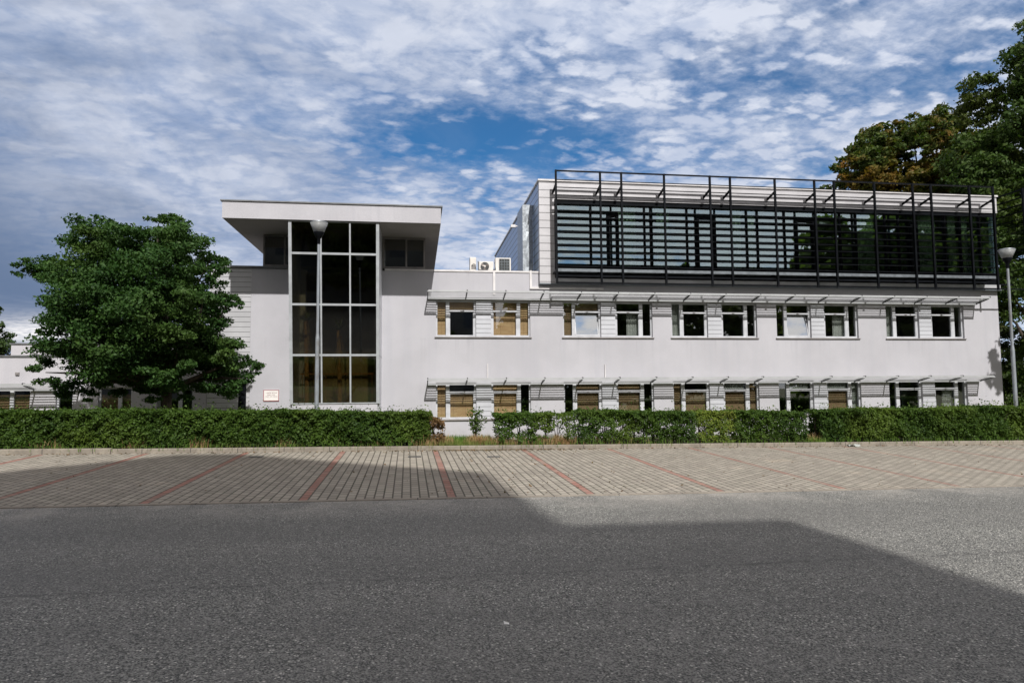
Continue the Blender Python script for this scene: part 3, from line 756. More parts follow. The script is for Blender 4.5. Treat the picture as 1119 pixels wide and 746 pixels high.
# upper room behind with ribbon windows either side of the bay
ur = MB(); ur.box(-5.50, 0.27, YF + .2, 35, 6.28, 6.33); put(ur, 'bay_floor', M['room'])
def ribbon(x0, x1, mids):
    f = MB(); y0 = YF + .02
    f.box(x0, x0 + .06, y0, y0 + .07, 6.30, 7.44); f.box(x1 - .06, x1, y0, y0 + .07, 6.30, 7.44)
    f.box(x0 + .06, x1 - .06, y0, y0 + .07, 6.30, 6.36); f.box(x0 + .06, x1 - .06, y0, y0 + .07, 7.38, 7.44)
    for m_ in mids: f.box(m_ - .03, m_ + .03, y0, y0 + .07, 6.362, 7.378)
    o = put(f, 'ribbon_window', M['sill'])
    p = MB(); p.box(x0 + .06, x1 - .06, y0 + .03, y0 + .04, 6.36, 7.38); p.build('pane', M['glass_tower'], o)
ribbon(-5.50, TX0 - .01, (-4.75,)); ribbon(TX1 + .01, 0.27, (-0.42,))
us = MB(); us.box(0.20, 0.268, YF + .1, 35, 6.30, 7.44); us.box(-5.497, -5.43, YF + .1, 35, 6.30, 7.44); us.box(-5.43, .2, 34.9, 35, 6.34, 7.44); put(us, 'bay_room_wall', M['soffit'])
bi = MB(); bi.box(-4.0, -1.56, 27.2, 27.3, 0.35, 6.2); bi.box(-4.0, -1.56, 23.9, 27.2, 0.2, 0.34); bi.box(-4.05, -4.0, YF + .31, 27.3, .2, 6.2); bi.box(-1.56, -1.5, YF + .31, 27.3, .2, 6.2); put(bi, 'bay_room_walls', M['warmroom'])
# plants and handrail inside the bay
# west clad wing attached to the bay
wc = MB(); wc.box(-7.30, -5.885, YF + .01, 33, -0.3, 6.21); put(wc, 'clad_wing', M['cladding'])
dg = MB(); dg.box(-6.24, -5.98, YF - .012, YF + .005, -0.1, 2.1); put(dg, 'entrance_door', M['dark'])

# ------------------------------------------------------------------ low wing on the left
Wg = empty('low_wing', (-20, 25, 0)); tag(Wg, 'low white single-storey wing half hidden behind the round maple tree', 'building')
hl = [(-16.8, -15.3), (-15.1, -13.66), (-13.52, -12.97), (-11.63 - .54, -11.63)][:0]
wins = [(-17.5, -16.4), (-15.6, -14.5), (-14.45, -13.63), (-13.51, -12.97), (-12.17, -11.63), (-10.84, -10.2), (-9.67, -9.16), (-8.86, -8.06)]
wins = [(-17.6, -16.0), (-14.6, -12.97), (-12.17, -11.63), (-10.84, -9.75), (-8.93, -7.75)]
hw = MB(); holed_wall(hw, -34, -7.31, -0.3, 3.04, YF, YF + .3, [(a, b, .7, 2.0) for a, b in wins])
put(hw, 'wall', M['stucco_white'], Wg)
c = MB(); c.box(-34, -7.31, YF - .04, YF + .34, 3.043, 3.10); put(c, 'wall_coping', M['coping'], Wg)
c = MB(); c.box(-34, -7.31, YF + .31, 36, 2.7, 3.0); c.box(-34, -7.4, 29, 29.2, -.2, 2.7); c.box(-34, -7.4, YF + .31, 29, -.2, 0); put(c, 'roof', M['room'], Wg)
c = MB(); c.box(-14.72, -7.4, 27, 34, 3.0, 3.60); put(c, 'roof_storey', M['stucco_white'], Wg)
c = MB(); c.box(-14.76, -7.36, 26.96, 34.04, 3.603, 3.65); put(c, 'roof_coping', M['coping'], Wg)
for a, b in wins:
    f = MB(); y0 = YF + .1
    f.box(a, a + .06, y0, y0 + .06, .7, 2.0); f.box(b - .06, b, y0, y0 + .06, .7, 2.0); f.box(a + .06, b - .06, y0, y0 + .06, .7, .77); f.box(a + .06, b - .06, y0, y0 + .06, 1.94, 2.0)
    if b - a > .8:
        m_ = a + (b - a) * .62; f.box(m_ - .06, m_ + .06, y0, y0 + .06, .77, 1.94)
    o = put(f, 'window', M['white'], Wg)
    p = MB(); p.box(a + .06, b - .06, y0 + .03, y0 + .04, .77, 1.94); p.build('pane', M['glass_window'], o)
    if b - a > .8 and a < -10:
        p = MB(); p.box(a + .03, b - .03, y0 + .12, y0 + .13, .75, 1.75); p.build('blind', M['blind'], o)
a = MB(); yo = YF - .8; zt = 2.13; x0, x1 = -33, -11.4
a.box(x0, x1, yo, yo + .025, zt - .07, zt)
for k in range(6):
    y = yo + 0.10 + k * 0.115; z = zt - .06 - k * 0.022
    a.prism([(y, z), (y + .042, z - .008), (y + .044, z - .002), (y + .002, z + .006)], x0 + .02, x1 - .02)
a.box(x0, x1, YF - .10, YF - .003, zt - .235, zt - .185)
ao = put(a, 'awning', M['awning'], Wg)
for x in np.arange(x1 - .03, x0, -1.38):
    b = MB(); b.prism([(yo - .01, zt - .03), (yo - .01, zt + .022), (yo + .12, zt + .016), (YF - .004, zt - .17), (YF - .004, zt - .24), (yo + .1, zt - .09)], x - .016, x + .016); b.build('bracket', M['bracket'], ao)
c = MB(); c.box(-13.45, -13.33, YF - .04, YF - .001, 2.42, 2.52); c.box(-13.43, -13.35, YF - .055, YF - .041, 2.44, 2.50); put(c, 'vent_grille', M['sill'], Wg)

# ------------------------------------------------------------------ sign by the entrance
sg = empty('wall_sign', (-5.12, 24.98, 1.67)); tag(sg, 'small white sign with dark red border and printed lines on the wall', 'sign')
s = MB(); s.box(-5.39, -4.86, YF - .03, YF - .002, 1.48, 1.87); s.build('panel', M['signwhite'], sg)
s = MB()
for q in ((-5.39, -4.86, 1.855, 1.87), (-5.39, -4.86, 1.48, 1.495), (-5.39, -5.373, 1.495, 1.855), (-4.877, -4.86, 1.495, 1.855)):
    s.box(q[0], q[1], YF - .036, YF - .0305, q[2] , q[3])
s.build('border', M['red'], sg)
s = MB(); rs_ = random.Random(8)
for zc, xa, xb, h in ((1.765, -5.30, -4.94, .034), (1.695, -5.26, -4.99, .032), (1.635, -5.33, -4.92, .018)):
    x = xa
    while x < xb:
        wd = rs_.choice((.010, .014, .016)); 
        if rs_.random() > .12:
            s.box(x, x + .006, YF - .034, YF - .0302, zc - h / 2, zc + h / 2)
            if rs_.random() > .3: s.box(x + .006, x + wd, YF - .034, YF - .0302, zc + h / 2 - .007, zc + h / 2)
            if rs_.random() > .4: s.box(x + .006, x + wd, YF - .034, YF - .0302, zc - h / 2, zc - h / 2 + .007)
        x += wd + .007
s.build('lettering', M['ink'], sg)

# ------------------------------------------------------------------ air conditioners on the roof edge
def ac(x0, x1, z0, z1, y, label, kind):
    r = empty('air_conditioner', ((x0 + x1) / 2, y, z0)); tag(r, label, 'air conditioner', 'air conditioners on the flat roof')
    c = MB(); c.box(x0, x1, y, y + .32, z0, z1); c.build('casing', M['acwhite'], r, bevel=.015)
    cx, cz = (x0 + x1) / 2, (z0 + z1) / 2
    for fx in (x0 + .06, x1 - .12):
        f = MB(); f.box(fx, fx + .06, y + .02, y + .30, z0 - .07, z0 - .002); f.build('foot', M['sill'], r)
    if kind == 'fan':
        cx -= .06; rad = .165
        g = MB(); g.lathe([(0, rad), (.012, rad)], n=28)
        g.v = [(cx + a, y - .003 - cc, cz + b) for a, b, cc in g.v]; g.build('fan_opening', M['acgrey'], r)
        b = MB()
        for k in range(3):
            t0 = 2 * math.pi * k / 3
            pts = [(cx + rr_ * math.cos(t0 + th), y - .025 - .012 * (th > .4), cz + rr_ * math.sin(t0 + th)) for rr_, th in ((.04, 0), (.155, .1), (.158, .8), (.04, 1.2))]
            b.add(pts, [(0, 1, 2, 3)])
        o = b.build('fan_blades', M['fanmetal'], r); o.modifiers.new('thickness', 'SOLIDIFY').thickness = .006
        h = MB(); h.lathe([(0, .045), (.02, .03)], n=14); h.v = [(cx + a, y - .02 - cc, cz + b) for a, b, cc in h.v]; h.build('hub', M['acwhite'], r)
        h = MB()
        for rr_ in (.16, .11):
            h.tube([(cx + rr_ * math.cos(q), y - .045, cz + rr_ * math.sin(q)) for q in np.linspace(0, 2 * math.pi, 25)], [.004] * 25, 5, False)
        h.build('grille', M['sill'], r)
    elif kind == 'grid':
        g = MB(); g.box(x0 + .15, x1 - .06, y - .012, y - .002, z0 + .04, z1 - .05); g.build('fan_opening', M['acgrey'], r)
        g = MB(); a, b = x0 + .15, x1 - .06
        for k in range(5): 
            x = a + (b - a) * k / 4; g.box(x - .008, x + .008, y - .03, y - .014, z0 + .04, z1 - .05)
        for k in range(5):
            z = z0 + .04 + (z1 - z0 - .09) * k / 4; g.box(a, b, y - .036, y - .031, z - .008, z + .008)
        g.build('grille', M['grating'], r)
    else:
        g = MB(); g.box(x0 + .05, x1 - .03, y - .01, y - .002, z0 + .08, z0 + .24); g.build('valve_cover', M['sill'], r)
        g = MB(); g.tube([(x0 + .08, y - .03, z0 + .2), (x0 + .12, y - .05, z0 + .28), (x0 + .2, y - .03, z0 + .26), (x0 + .22, y - .03, z0 + .08)], [.012] * 4, 6); g.build('pipe', M['bracket'], r)
ac(2.00, 2.24, 6.40, 6.94, 25.9, 'slim upright white air conditioner, seen end on with its pipes', 'side')
ac(2.36, 2.92, 6.40, 6.80, 25.95, 'white air conditioner with one round fan on the roof edge', 'fan')
ac(2.99, 3.60, 6.40, 6.94, 25.9, 'white air conditioner with a dark square grille beside the blue cladding', 'grid')
pp = MB()
pp.tube([(2.30, 25.7, 6.75), (2.30, 25.6, 6.4), (2.83, 25.4, 6.33), (2.83, 24.97, 6.30)], [.02] * 4, 6)
pp.tube([(2.95, 25.8, 6.72), (2.95, 25.5, 6.4), (2.86, 25.2, 6.32), (2.86, 24.97, 6.30)], [.02] * 4, 6)
put(pp, 'refrigerant_pipe', M['bracket'])

# ------------------------------------------------------------------ street lamps
def lamp(x, y, label, top):
    z0 = lawn_z(x, y) - .05; r = empty('street_lamp', (x, y, z0)); tag(r, label, 'street lamp', 'street lamps behind the hedge')
    p = MB(); p.lathe([(0, .052), (top - z0 - 2.9, .050), (top - z0 - 2.87, .047), (top - z0 - 2.78, .037), (top - z0 - .52, .033)], (x, y, z0), 14); p.build('pole', M['pole'], r, smooth=False)
    p = MB(); p.lathe([(-.56, .034), (-.54, .042), (-.42, .042), (-.40, .06), (-.33, .10), (-.27, .128), (-.255, .13)], (x, y, top), 18); p.build('lamp_base', M['dark'], r, smooth=True)
    p = MB(); p.lathe([(-.257, .125), (-.03, .215), (-.015, .21), (-.25, .12)], (x, y, top), 24); p.build('lamp_shade', M['lampcone'], r, smooth=True)
    p = MB(); p.lathe([(-.028, .21), (-.012, .215), (.0, .19), (.02, .10), (.026, .02)], (x, y, top), 24); p.build('lamp_cap', M['galv'], r, smooth=True)
    p = MB(); p.lathe([(-.252, .035), (-.12, .04), (-.09, .02)], (x, y, top), 10); p.build('bulb', M['whiteduct'], r, smooth=True)
lamp(-2.43, 17.05, 'tall grey lamp post with cone head before the glazed entrance bay', 5.99)
lamp(16.78, 17.1, 'tall grey lamp post with cone head by the right end of the building', 5.73)

# ------------------------------------------------------------------ foliage
def leaves_mesh(name, m, P_, size, parent=None, aspect=0.62, up=0.35, jit=0.35, normals=None):
    """one small pointed blade per point, each its own island"""
    n = len(P_)
    d = rng.normal(size=(n, 3))
    if normals is not None: d = d * 0.75 + normals
    d[:, 2] += up; d /= np.linalg.norm(d, axis=1)[:, None]
    a = rng.normal(size=(n, 3)); u = np.cross(d, a); u /= np.linalg.norm(u, axis=1)[:, None]; v = np.cross(d, u)
    s = size * (1 + jit * rng.normal(size=n)).clip(.5, 1.5)
    u = u * s[:, None]; v = v * (s * aspect)[:, None]; bend = d * (s * 0.18)[:, None]
    V = np.stack([P_ - u, P_ + v * 0.9 + bend, P_ + u * 1.05, P_ - v * 0.9 + bend], 1).reshape(-1, 3)
    me = bpy.data.meshes.new(name); me.vertices.add(4 * n); me.vertices.foreach_set('co', V.astype(np.float32).ravel())
    me.loops.add(4 * n); me.loops.foreach_set('vertex_index', np.arange(4 * n, dtype=np.int32))
    me.polygons.add(n); me.polygons.foreach_set('loop_start', np.arange(0, 4 * n, 4, dtype=np.int32))
    me.polygons.foreach_set('loop_total', np.full(n, 4, dtype=np.int32)); me.materials.append(m); me.update(calc_edges=True); me.validate()
    o = bpy.data.objects.new(name, me); C.objects.link(o)
    if parent is not None:
        o.parent = parent; o.location = -parent.location
    return o
def clump_points(cl, per, sub=14, shell=0.55, flat=0.8):
    """cl: (x,y,z,r). Every clump carries sub-sprays on its shell, leaves crowd on the sprays"""
    out, nor = [], []
    for (x, y, z, r) in cl:
        ns = max(5, int(sub * r * r))
        d = rng.normal(size=(ns, 3)); d /= np.linalg.norm(d, axis=1)[:, None]
        c = np.array([x, y, z]) + d * (r * rng.uniform(shell, 1.0, size=(ns, 1))) * np.array([1, 1, .9])
        k = max(4, int(per * r * r / ns))
        sr = r * 0.30 / max(r, .6) ** .35
        q = rng.normal(size=(ns, k, 3)); q *= (rng.random((ns, k, 1)) ** .45) / np.linalg.norm(q, axis=2, keepdims=True)
        q = q * sr * 1.5 * np.array([1, 1, flat * .6]) + c[:, None, :]
        out.append(q.reshape(-1, 3)); nor.append(np.repeat(d, k, 0))
    return np.concatenate(out), np.concatenate(nor)
def limbs(mb, base, targets, r0, bend=0.25):
    base = Vector(base)
    for tgt in targets:
        tgt = Vector(tgt); m1 = base.lerp(tgt, .35) + Vector((random.uniform(-bend, bend), random.uniform(-bend, bend), bend * .6)); m2 = base.lerp(tgt, .7) + Vector((random.uniform(-bend, bend), random.uniform(-bend, bend), bend * .5))
        mb.tube([base, m1, m2, tgt], [r0, r0 * .7, r0 * .42, r0 * .15], 7)
def tree(name, label, cat, base, trunk_h, trunk_r, cl, per, size, m, group=None, sub=14, kind=None, nlimb=14):
    r = empty(name, base); tag(r, label, cat, group)
    tb_ = MB(); b = Vector(base); top = b + Vector((.1, .05, trunk_h))
    tb_.tube([b + Vector((0, 0, -.3)), b + Vector((0, 0, .15)), b.lerp(top, .5) + Vector((.06, 0, 0)), top], [trunk_r * 1.5, trunk_r * 1.1, trunk_r * .9, trunk_r * .75], 10)
    sel = random.sample(cl, min(nlimb, len(cl)))
    limbs(tb_, top, [(c[0], c[1], c[2]) for c in sel], trunk_r * .5)
    tb_.build('trunk', M['bark'], r)
    p, nn = clump_points(cl, per, sub)
    leaves_mesh('crown', m, p, size, r, normals=nn * .5)
    return r

# the round maple in front of the low wing
XZ = [(-9.45, 6.25, .75), (-8.9, 6.35, .7), (-8.25, 5.75, .7), (-7.2, 6.4, .7), (-7.1, 6.8, .35), (-7.75, 6.0, .75), (-8.3, 6.25, .55), (-7.4, 1.95, .45), (-8.2, 1.95, .4), (-6.9, 1.85, .4), (-6.7, 6.05, .7), (-6.15, 5.8, .5), (-5.95, 5.45, .35), (-10.2, 5.35, .6), (-10.85, 5.42, .45), (-11.15, 5.3, .3),
      (-9.6, 5.3, .9), (-8.6, 5.1, 1.05), (-7.4, 5.1, 1.05), (-6.6, 4.9, .75), (-9.75, 4.3, .85), (-10.45, 4.2, .45), (-10.3, 3.75, .4), (-8.7, 4.1, 1.2), (-7.4, 4.0, 1.2), (-6.35, 4.1, .75), (-5.75, 4.4, .4), (-5.4, 4.55, .25),
      (-9.8, 3.2, .95), (-10.45, 3.0, .5), (-10.5, 2.4, .45), (-10.1, 2.1, .5), (-8.6, 2.9, 1.15), (-7.4, 2.9, 1.2), (-6.3, 3.2, .8), (-5.75, 3.1, .6),
      (-9.4, 2.25, .6), (-8.6, 2.1, .55), (-7.8, 2.1, .55), (-7.0, 2.15, .6), (-6.3, 2.35, .6), (-9.3, 1.75, .25), (-7.5, 1.65, .25)]
LOBE = [(-6.4, 3.35, .7), (-5.95, 2.75, .8), (-5.35, 2.6, .55), (-4.98, 2.55, .38), (-5.6, 2.05, .55), (-6.2, 2.1, .6), (-5.25, 2.2, .35), (-5.9, 3.9, .35), (-6.1, 4.4, .3)]
cl = []
for (x, z, r) in XZ:
    edge = ((x + 7.9) / 3.3) ** 2 + ((z - 4.2) / 2.9) ** 2
    dy = 2.0 * math.sqrt(max(0.04, 1 - min(1, edge)))
    cl.append((x, 21 + random.uniform(-.3, .3), z, r * .90))
    if dy > .6:
        for sgn in (-1, 1):
            cl.append((-7.8 + (x + 7.8) * .84 + random.uniform(-.2, .2), 21 + sgn * dy * random.uniform(.6, 1.05), 4.1 + (z - 4.1) * .84 + random.uniform(-.1, .3), r * .84))
for (x, z, r) in LOBE:                                   # the low limb that reaches towards the wall
    cl.append((x * 1.085, 22.9 + random.uniform(-.4, .4), 1.8 + (z - 1.8) * 1.085, r * .9)); cl.append((x, 21.3 + random.uniform(-.4, .4), z, r * .8))
tree('maple_tree', 'round dark green maple in front of the low white wing', 'tree', (-7.35, 21, lawn_z(-7.35, 21)), 1.7, .17, cl, 3700, .043, M['leaf_maple'], sub=22, nlimb=34)

def blob_cl(cx, cy, cz, rx, ry, rz, n, r0, r1, seed):
    q = random.Random(seed); out = []
    while len(out) < n:
        a, b, c_ = (q.uniform(-1, 1) for _ in range(3))
        d = a * a + b * b + c_ * c_
        if d > 1 or d < .18: continue
        out.append((cx + a * rx, cy + b * ry, cz + c_ * rz, q.uniform(r0, r1)))
    return out
# trees at the right: chestnut turning brown behind the block, dark ones nearer
cl = blob_cl(38.2, 46, 17.2, 6.3, 4.5, 5.2, 60, .9, 1.6, 4)
cl += blob_cl(37.3, 45, 17.4, 5.2, 3.0, 3.9, 46, .9, 1.4, 77)
cl += [(33.2, 46, 17.6, .8), (34.6, 46, 19.6, .8), (36.2, 46, 21.3, .9), (40, 46, 22.2, 1.0)]
tree('chestnut_tree', 'large tree with orange-brown turning leaves behind the louvred top floor', 'tree', (38, 46, -1), 9, .35, cl, 620, .135, M['leaf_autumn'], sub=9)
cl = blob_cl(39.0, 35, 16.0, 6.6, 4.2, 9.3, 84, 1.0, 1.8, 9)
cl += [(33.4, 35, 16, 1.2), (34.2, 35, 14, 1.4), (35.2, 35, 19, 1.2), (36.3, 35, 21.5, 1.2), (37.6, 35, 23.6, 1.2), (35, 35, 12, 1.4), (36, 35, 16.5, 1.4)]
tree('tall_tree', 'tall dark green tree rising above the right end of the louvres', 'tree', (39, 35, -1), 8, .4, cl, 620, .115, M['leaf_green'], sub=10)
cl = blob_cl(31.6, 29.5, 6.6, 4.4, 3.0, 6.0, 46, .9, 1.5, 21)
tree('dark_tree', 'dark leafy tree down to the ground behind the right-hand lamp', 'tree', (31.5, 29.5, -1), 3, .3, cl, 700, .105, M['leaf_green'], sub=10)
cl = blob_cl(34, 40, 3.2, 8, 2.0, 4.2, 34, 1.0, 1.6, 22)
tree('bushy_tree', 'low dark bushy tree in shade beyond the building\'s right corner', 'tree', (33, 40, -1), 2, .2, cl, 500, .13, M['leaf_dark'], sub=9)
cl = [(-28.6, 50, 7.6 - .0, .5), (-28.3, 50, 6.8, .8), (-29.0, 50, 6.2, 1.0), (-28.0, 50, 5.6, 1.0), (-27.6, 50, 4.6, 1.1), (-28.8, 50, 4.6, 1.3), (-29.9, 50, 4.9, 1.2), (-27.5, 50, 3.3, 1.3), (-29, 50, 3.2, 1.5), (-30.4, 50, 3.2, 1.5), (-28, 50, 1.6, 1.6), (-30, 50, 1.6, 1.6), (-29.5, 50, 8.2, .5), (-30, 50, 7.2, 1.0)]
tree('conifer_tree', 'green conifer above the flat roof at the far left edge', 'tree', (-29, 50, -1), 5, .22, cl, 900, .09, M['leaf_conifer'], sub=12)

# palms inside the glazed bay
def palm(x, y, h, label, dead):
    r = empty('indoor_palm', (x, y, 1.0)); tag(r, label, 'plant', 'palms inside the glazed bay')
    tkm = MB(); tkm.tube([(x, y, .2), (x + .03, y, 1.6), (x - .04, y, h)], [.09, .08, .07], 9); tkm.build('trunk', M['palmtrunk'], r)
    for nm, mm, cnt, drop in (('dry_fronds', M['drygrass'], 60, 1), ('fronds', M['palmleaf'], 46, 0)):
        f = MB()
        for k in range(cnt):
            a = random.uniform(0, 2 * math.pi); L = random.uniform(.5, .85); e = random.uniform(.1, 1.2) if not drop else random.uniform(-1.4, -1.0)
            p0 = Vector((x, y, h - (random.uniform(0, .9) if drop else 0))); d = Vector((math.cos(a) * math.cos(e), math.sin(a) * math.cos(e), math.sin(e)))
            if drop: L *= .7
            p1 = p0 + d * L * .55; p2 = p0 + d * L + Vector((0, 0, -.30 * L)); sd_ = d.cross(Vector((0, 0, 1))).normalized() * .022
            f.add([p0 - sd_, p0 + sd_, p1 + sd_ * .9, p1 - sd_ * .9, p2], [(0, 1, 2, 3), (3, 2, 4)])
        f.build(nm, mm, r)
palm(-3.82, 24.3, 4.25, 'indoor palm with shaggy dry trunk behind the leftmost glass panes', True)
palm(-2.72, 24.4, 3.95, 'indoor palm with green fronds behind the middle glass panes', False)
hr = MB(); hr.bar((-4.1, 24.6, 2.42), (-1.5, 24.6, 2.42), .04, .04)
for x in (-4.0, -3.2, -2.4, -1.6): hr.bar((x, 24.6, 1.4), (x, 24.6, 2.39), .015, .015)
put(hr, 'handrail', M['wood'])

# hedge pieces ------------------------------------------------------------------------------------
def hedge(x0, x1, h0, h1, label, m, dens=1.0, gappy=0.0, y0=16.42, y1=17.35, name='hedge', size=.027):
    yk = lambda x: y0 + ang * x
    r = empty(name, ((x0 + x1) / 2, yk((x0 + x1) / 2) + .4, lawn_z((x0 + x1) / 2, yk(0) + .4))); tag(r, label, 'hedge', 'clipped hedge along the car park')
    n = int((x1 - x0) * 9500 * dens); D = y1 - y0
    x = rng.uniform(x0, x1, n); face = rng.random(n)
    u = rng.random(n); 
    y = np.where(face < .5, rng.beta(1, 3.2, n) * .45, np.where(face < .85, rng.random(n) * D, D - rng.random(n) * .2))
    v = np.where(face < .5, rng.random(n) ** .85, np.where(face < .85, 1 - rng.beta(1, 5, n) * .35, rng.random(n)))
    ht = h0 + (h1 - h0) * (x - x0) / (x1 - x0) + .018 * np.sin(x * 1.7) + .012 * np.sin(x * 7.7 + 1) + .010 * np.sin(x * 17)
    bul = .05 * np.sin(x * 2.3 + v * 3) + .045 * np.sin(x * 19 + 4 * np.sin(v * 7)) * np.sin(v * 8 + x * 3) + .03 * np.sin(x * 6.1 + 2 * v) + .03 * np.sin(v * 9 + x * 4) + .03 * np.sin(x * 13.7 + 5 * np.sin(v * 4))
    zb = np.array([lawn_z(a, b) for a, b in zip(x, yk(x) + .3)])
    y = yk(x) + y + bul * (face < .6)
    # round the ends
    e = np.minimum(x - x0, x1 - x); keep = rng.random(n) < np.clip(e / .12 + .25, 0, 1)
    nz_ = np.sin(x * 5.3 + 3 * np.sin(v * 6)) + np.sin(x * 2.9 + v * 11 + 1.3) + np.sin(x * 12.1 - v * 8)
    if gappy > .3: keep &= ~((v < .62) & (nz_ > 1.6 - gappy * 1.6))
    keep &= ~((v < .12) & (rng.random(n) < .5))
    z = zb + .03 + v * (ht - .03) + rng.normal(size=n) * .012
    # stray shoots on top
    top = (face >= .5) & (face < .85) & (rng.random(n) < .08); z = z + top * rng.exponential(.05, n)
    P_ = np.stack([x, y, z], 1)[keep]
    nor = np.zeros_like(P_); nor[:, 1] = (face[keep] < .5) * -.8; nor[:, 2] = (face[keep] >= .5) * .6
    leaves_mesh('foliage', m, P_, size, r, normals=nor, up=.25)
    st = MB(); xx = x0 + .1
    while xx < x1 - .05:
        yy = yk(xx) + random.uniform(.2, .6); z0 = lawn_z(xx, yy)
        for k in range(3):
            st.tube([(xx, yy, z0 - .03), (xx + random.uniform(-.08, .08), yy + random.uniform(-.08, .08), z0 + .4), (xx + random.uniform(-.2, .2), yy + random.uniform(-.2, .2), z0 + h0 * .9)], [.012, .009, .004], 5)
        xx += random.uniform(.16, .3)
    st.build('stems', M['bark'], r)
    # dark twiggy heart so the hedge is not see-through
    if gappy < .3:
        nn_ = int((x1 - x0) * 1500); xq = rng.uniform(x0 + .05, x1 - .05, nn_)
        Q = np.stack([xq, y0 + ang * xq + rng.uniform(.25, .75, nn_), np.array([lawn_z(a, 17) for a in xq]) + rng.uniform(.08, h0 - .08, nn_)], 1)
        leaves_mesh('inner_foliage', m, Q, .06, r)
    return r
hedge(-22, -4.0, .86, .84, 'long clipped green hedge before the low wing and the maple', M['leaf_hedge'], 1.0, .05)
hedge(-4.02, 0.36, .84, .80, 'clipped hedge section in front of the glazed entrance bay', M['leaf_hedge'], .85, .2)
hedge(0.28, 0.66, .70, .55, 'browned twiggy end of the hedge beside the grassy gap', M['leaf_brown'], .55, .5, name='hedge', size=.028)
hedge(1.86, 3.38, .76, .79, 'short separate hedge piece just right of the grassy gap', M['leaf_hedge'], .72, .75)
hedge(3.40, 3.95, .76, .78, 'thin see-through hedge piece of sparse twigs', M['leaf_hedge'], .32, .8)
hedge(3.95, 7.1, .81, .81, 'dense hedge section under the second pair of windows', M['leaf_hedge'], .95, .35)
hedge(7.1, 8.15, .80, .79, 'yellowing hedge section with reddish leaves', M['leaf_yellow'], .85, .4)
hedge(8.12, 10.15, .80, .80, 'hedge section left of the narrow white gap', M['leaf_hedge'], .95, .3)
hedge(10.55, 26, .83, 1.08, 'long clipped hedge reaching the right-hand lamp and beyond', M['leaf_hedge'], .95, .06)
# shrub in the gap
r = empty('shrub', (1.42, 17.0, lawn_z(1.42, 17))); tag(r, 'small sparse shrub growing alone in the hedge gap', 'shrub')
st = MB(); pts = []
for k in range(12):
    a = random.uniform(0, 6.28); h = random.uniform(.55, .95); tip = Vector((1.42 + math.cos(a) * .2 * random.random() * 1.6, 17 + math.sin(a) * .2, r.location.z + h))
    st.tube([(1.42, 17, r.location.z), (1.42 + math.cos(a) * .06, 17 + math.sin(a) * .06, r.location.z + h * .5), tip], [.008, .006, .003], 5)
    for q in range(42):
        f = random.uniform(.45, 1.0); p0 = Vector((1.42, 17, r.location.z)).lerp(tip, f); pts.append(tuple(p0 + Vector((random.gauss(0, .05), random.gauss(0, .05), random.gauss(0, .04)))))
st.build('stems', M['bark'], r); leaves_mesh('foliage', M['leaf_hedge'], np.array(pts), .032, r)

# grass -------------------------------------------------------------------------------------------
def blades(name, m, pts, h, wd, lean=.35):
    n = len(pts); P_ = np.array(pts); a = rng.uniform(0, 6.28, n); hh = h * rng.uniform(.5, 1.3, n)
    sx = np.stack([np.cos(a), np.sin(a), 0 * a], 1) * wd; ln = np.stack([np.cos(a + 1.3), np.sin(a + 1.3), 0 * a], 1) * (hh * lean * rng.uniform(.2, 1.4, n))[:, None]
    upv = np.stack([0 * a, 0 * a, hh], 1)
    V = np.stack([P_ - sx, P_ + sx, P_ + sx * .7 + ln * .4 + upv * .6, P_ - sx * .7 + ln * .4 + upv * .6, P_ + ln * 1.1 + upv], 1).reshape(-1, 3)
    F_ = []
    for i in range(n): F_ += [[5 * i, 5 * i + 1, 5 * i + 2, 5 * i + 3], [5 * i + 3, 5 * i + 2, 5 * i + 4]]
    me = bpy.data.meshes.new(name); me.from_pydata(V.tolist(), [], F_); me.materials.append(m); me.update()
    o = bpy.data.objects.new(name, me); C.objects.link(o); return o
def scatter(n, x0, x1, y0, y1):
    out = []
    for _ in range(n):
        x = random.uniform(x0, x1); y = random.uniform(y0, y1) + ang * x; out.append((x, y, lawn_z(x, y)))
    return out
pts = scatter(3600, .5, 1.9, 16.3, 17.9) + scatter(2600, -22, 26, 16.27, 16.5) + scatter(260, -14, 18, 16.06, 16.115) + scatter(5000, -14, 24, 17.6, 19.5) + scatter(900, 10.1, 10.6, 16.3, 17.4)
tag(blades('grass', M['grass'], pts, .15, .005), 'green grass in the hedge gap and along the hedge foot', 'grass', kind='stuff')
pts = []
for cx, n, sp in ((1.42, 420, .12), (.62, 260, .14), (.35, 160, .2), (3.55, 320, .2), (3.2, 160, .25), (2.4, 160, .3), (-4.9, 120, .15), (-6.3, 120, .15), (-3.1, 90, .1), (-8.2, 90, .2), (1.9, 150, .15), (10.35, 60, .12), (-1.0, 60, .3), (5.0, 60, .5)):
    for _ in range(n):
        x = random.gauss(cx, sp); y = 16.42 + abs(random.gauss(0, .22)) + ang * x; pts.append((x, y, lawn_z(x, y)))
tag(blades('dry_grass', M['drygrass'], pts, .24, .006, .5), 'straw-coloured dry grass tufts at the hedge foot', 'grass', kind='stuff')
# fallen leaves by the kerb
n = 2600; x = rng.uniform(-12, 20, n); y = np.where(rng.random(n) < .75, Y_KERB - rng.exponential(.10, n) - .01, rng.uniform(10.2, 16, n)) 
x = np.where(rng.random(n) < .35, rng.normal(2.0, 1.2, n), x)
on = rng.random(n) < .3; yk2 = np.where(on, Y_KERB + .16 + rng.random(n) * .3, y) + ang * x
zl = GA * x + GB * yk2 + np.where(on, .085, .014)
o = leaves_mesh('fallen_leaves', M['leaf_brown'], np.stack([x, yk2, zl], 1), .022, up=3.5); tag(o, 'brown fallen leaves gathered along the kerb', 'leaves', kind='stuff')

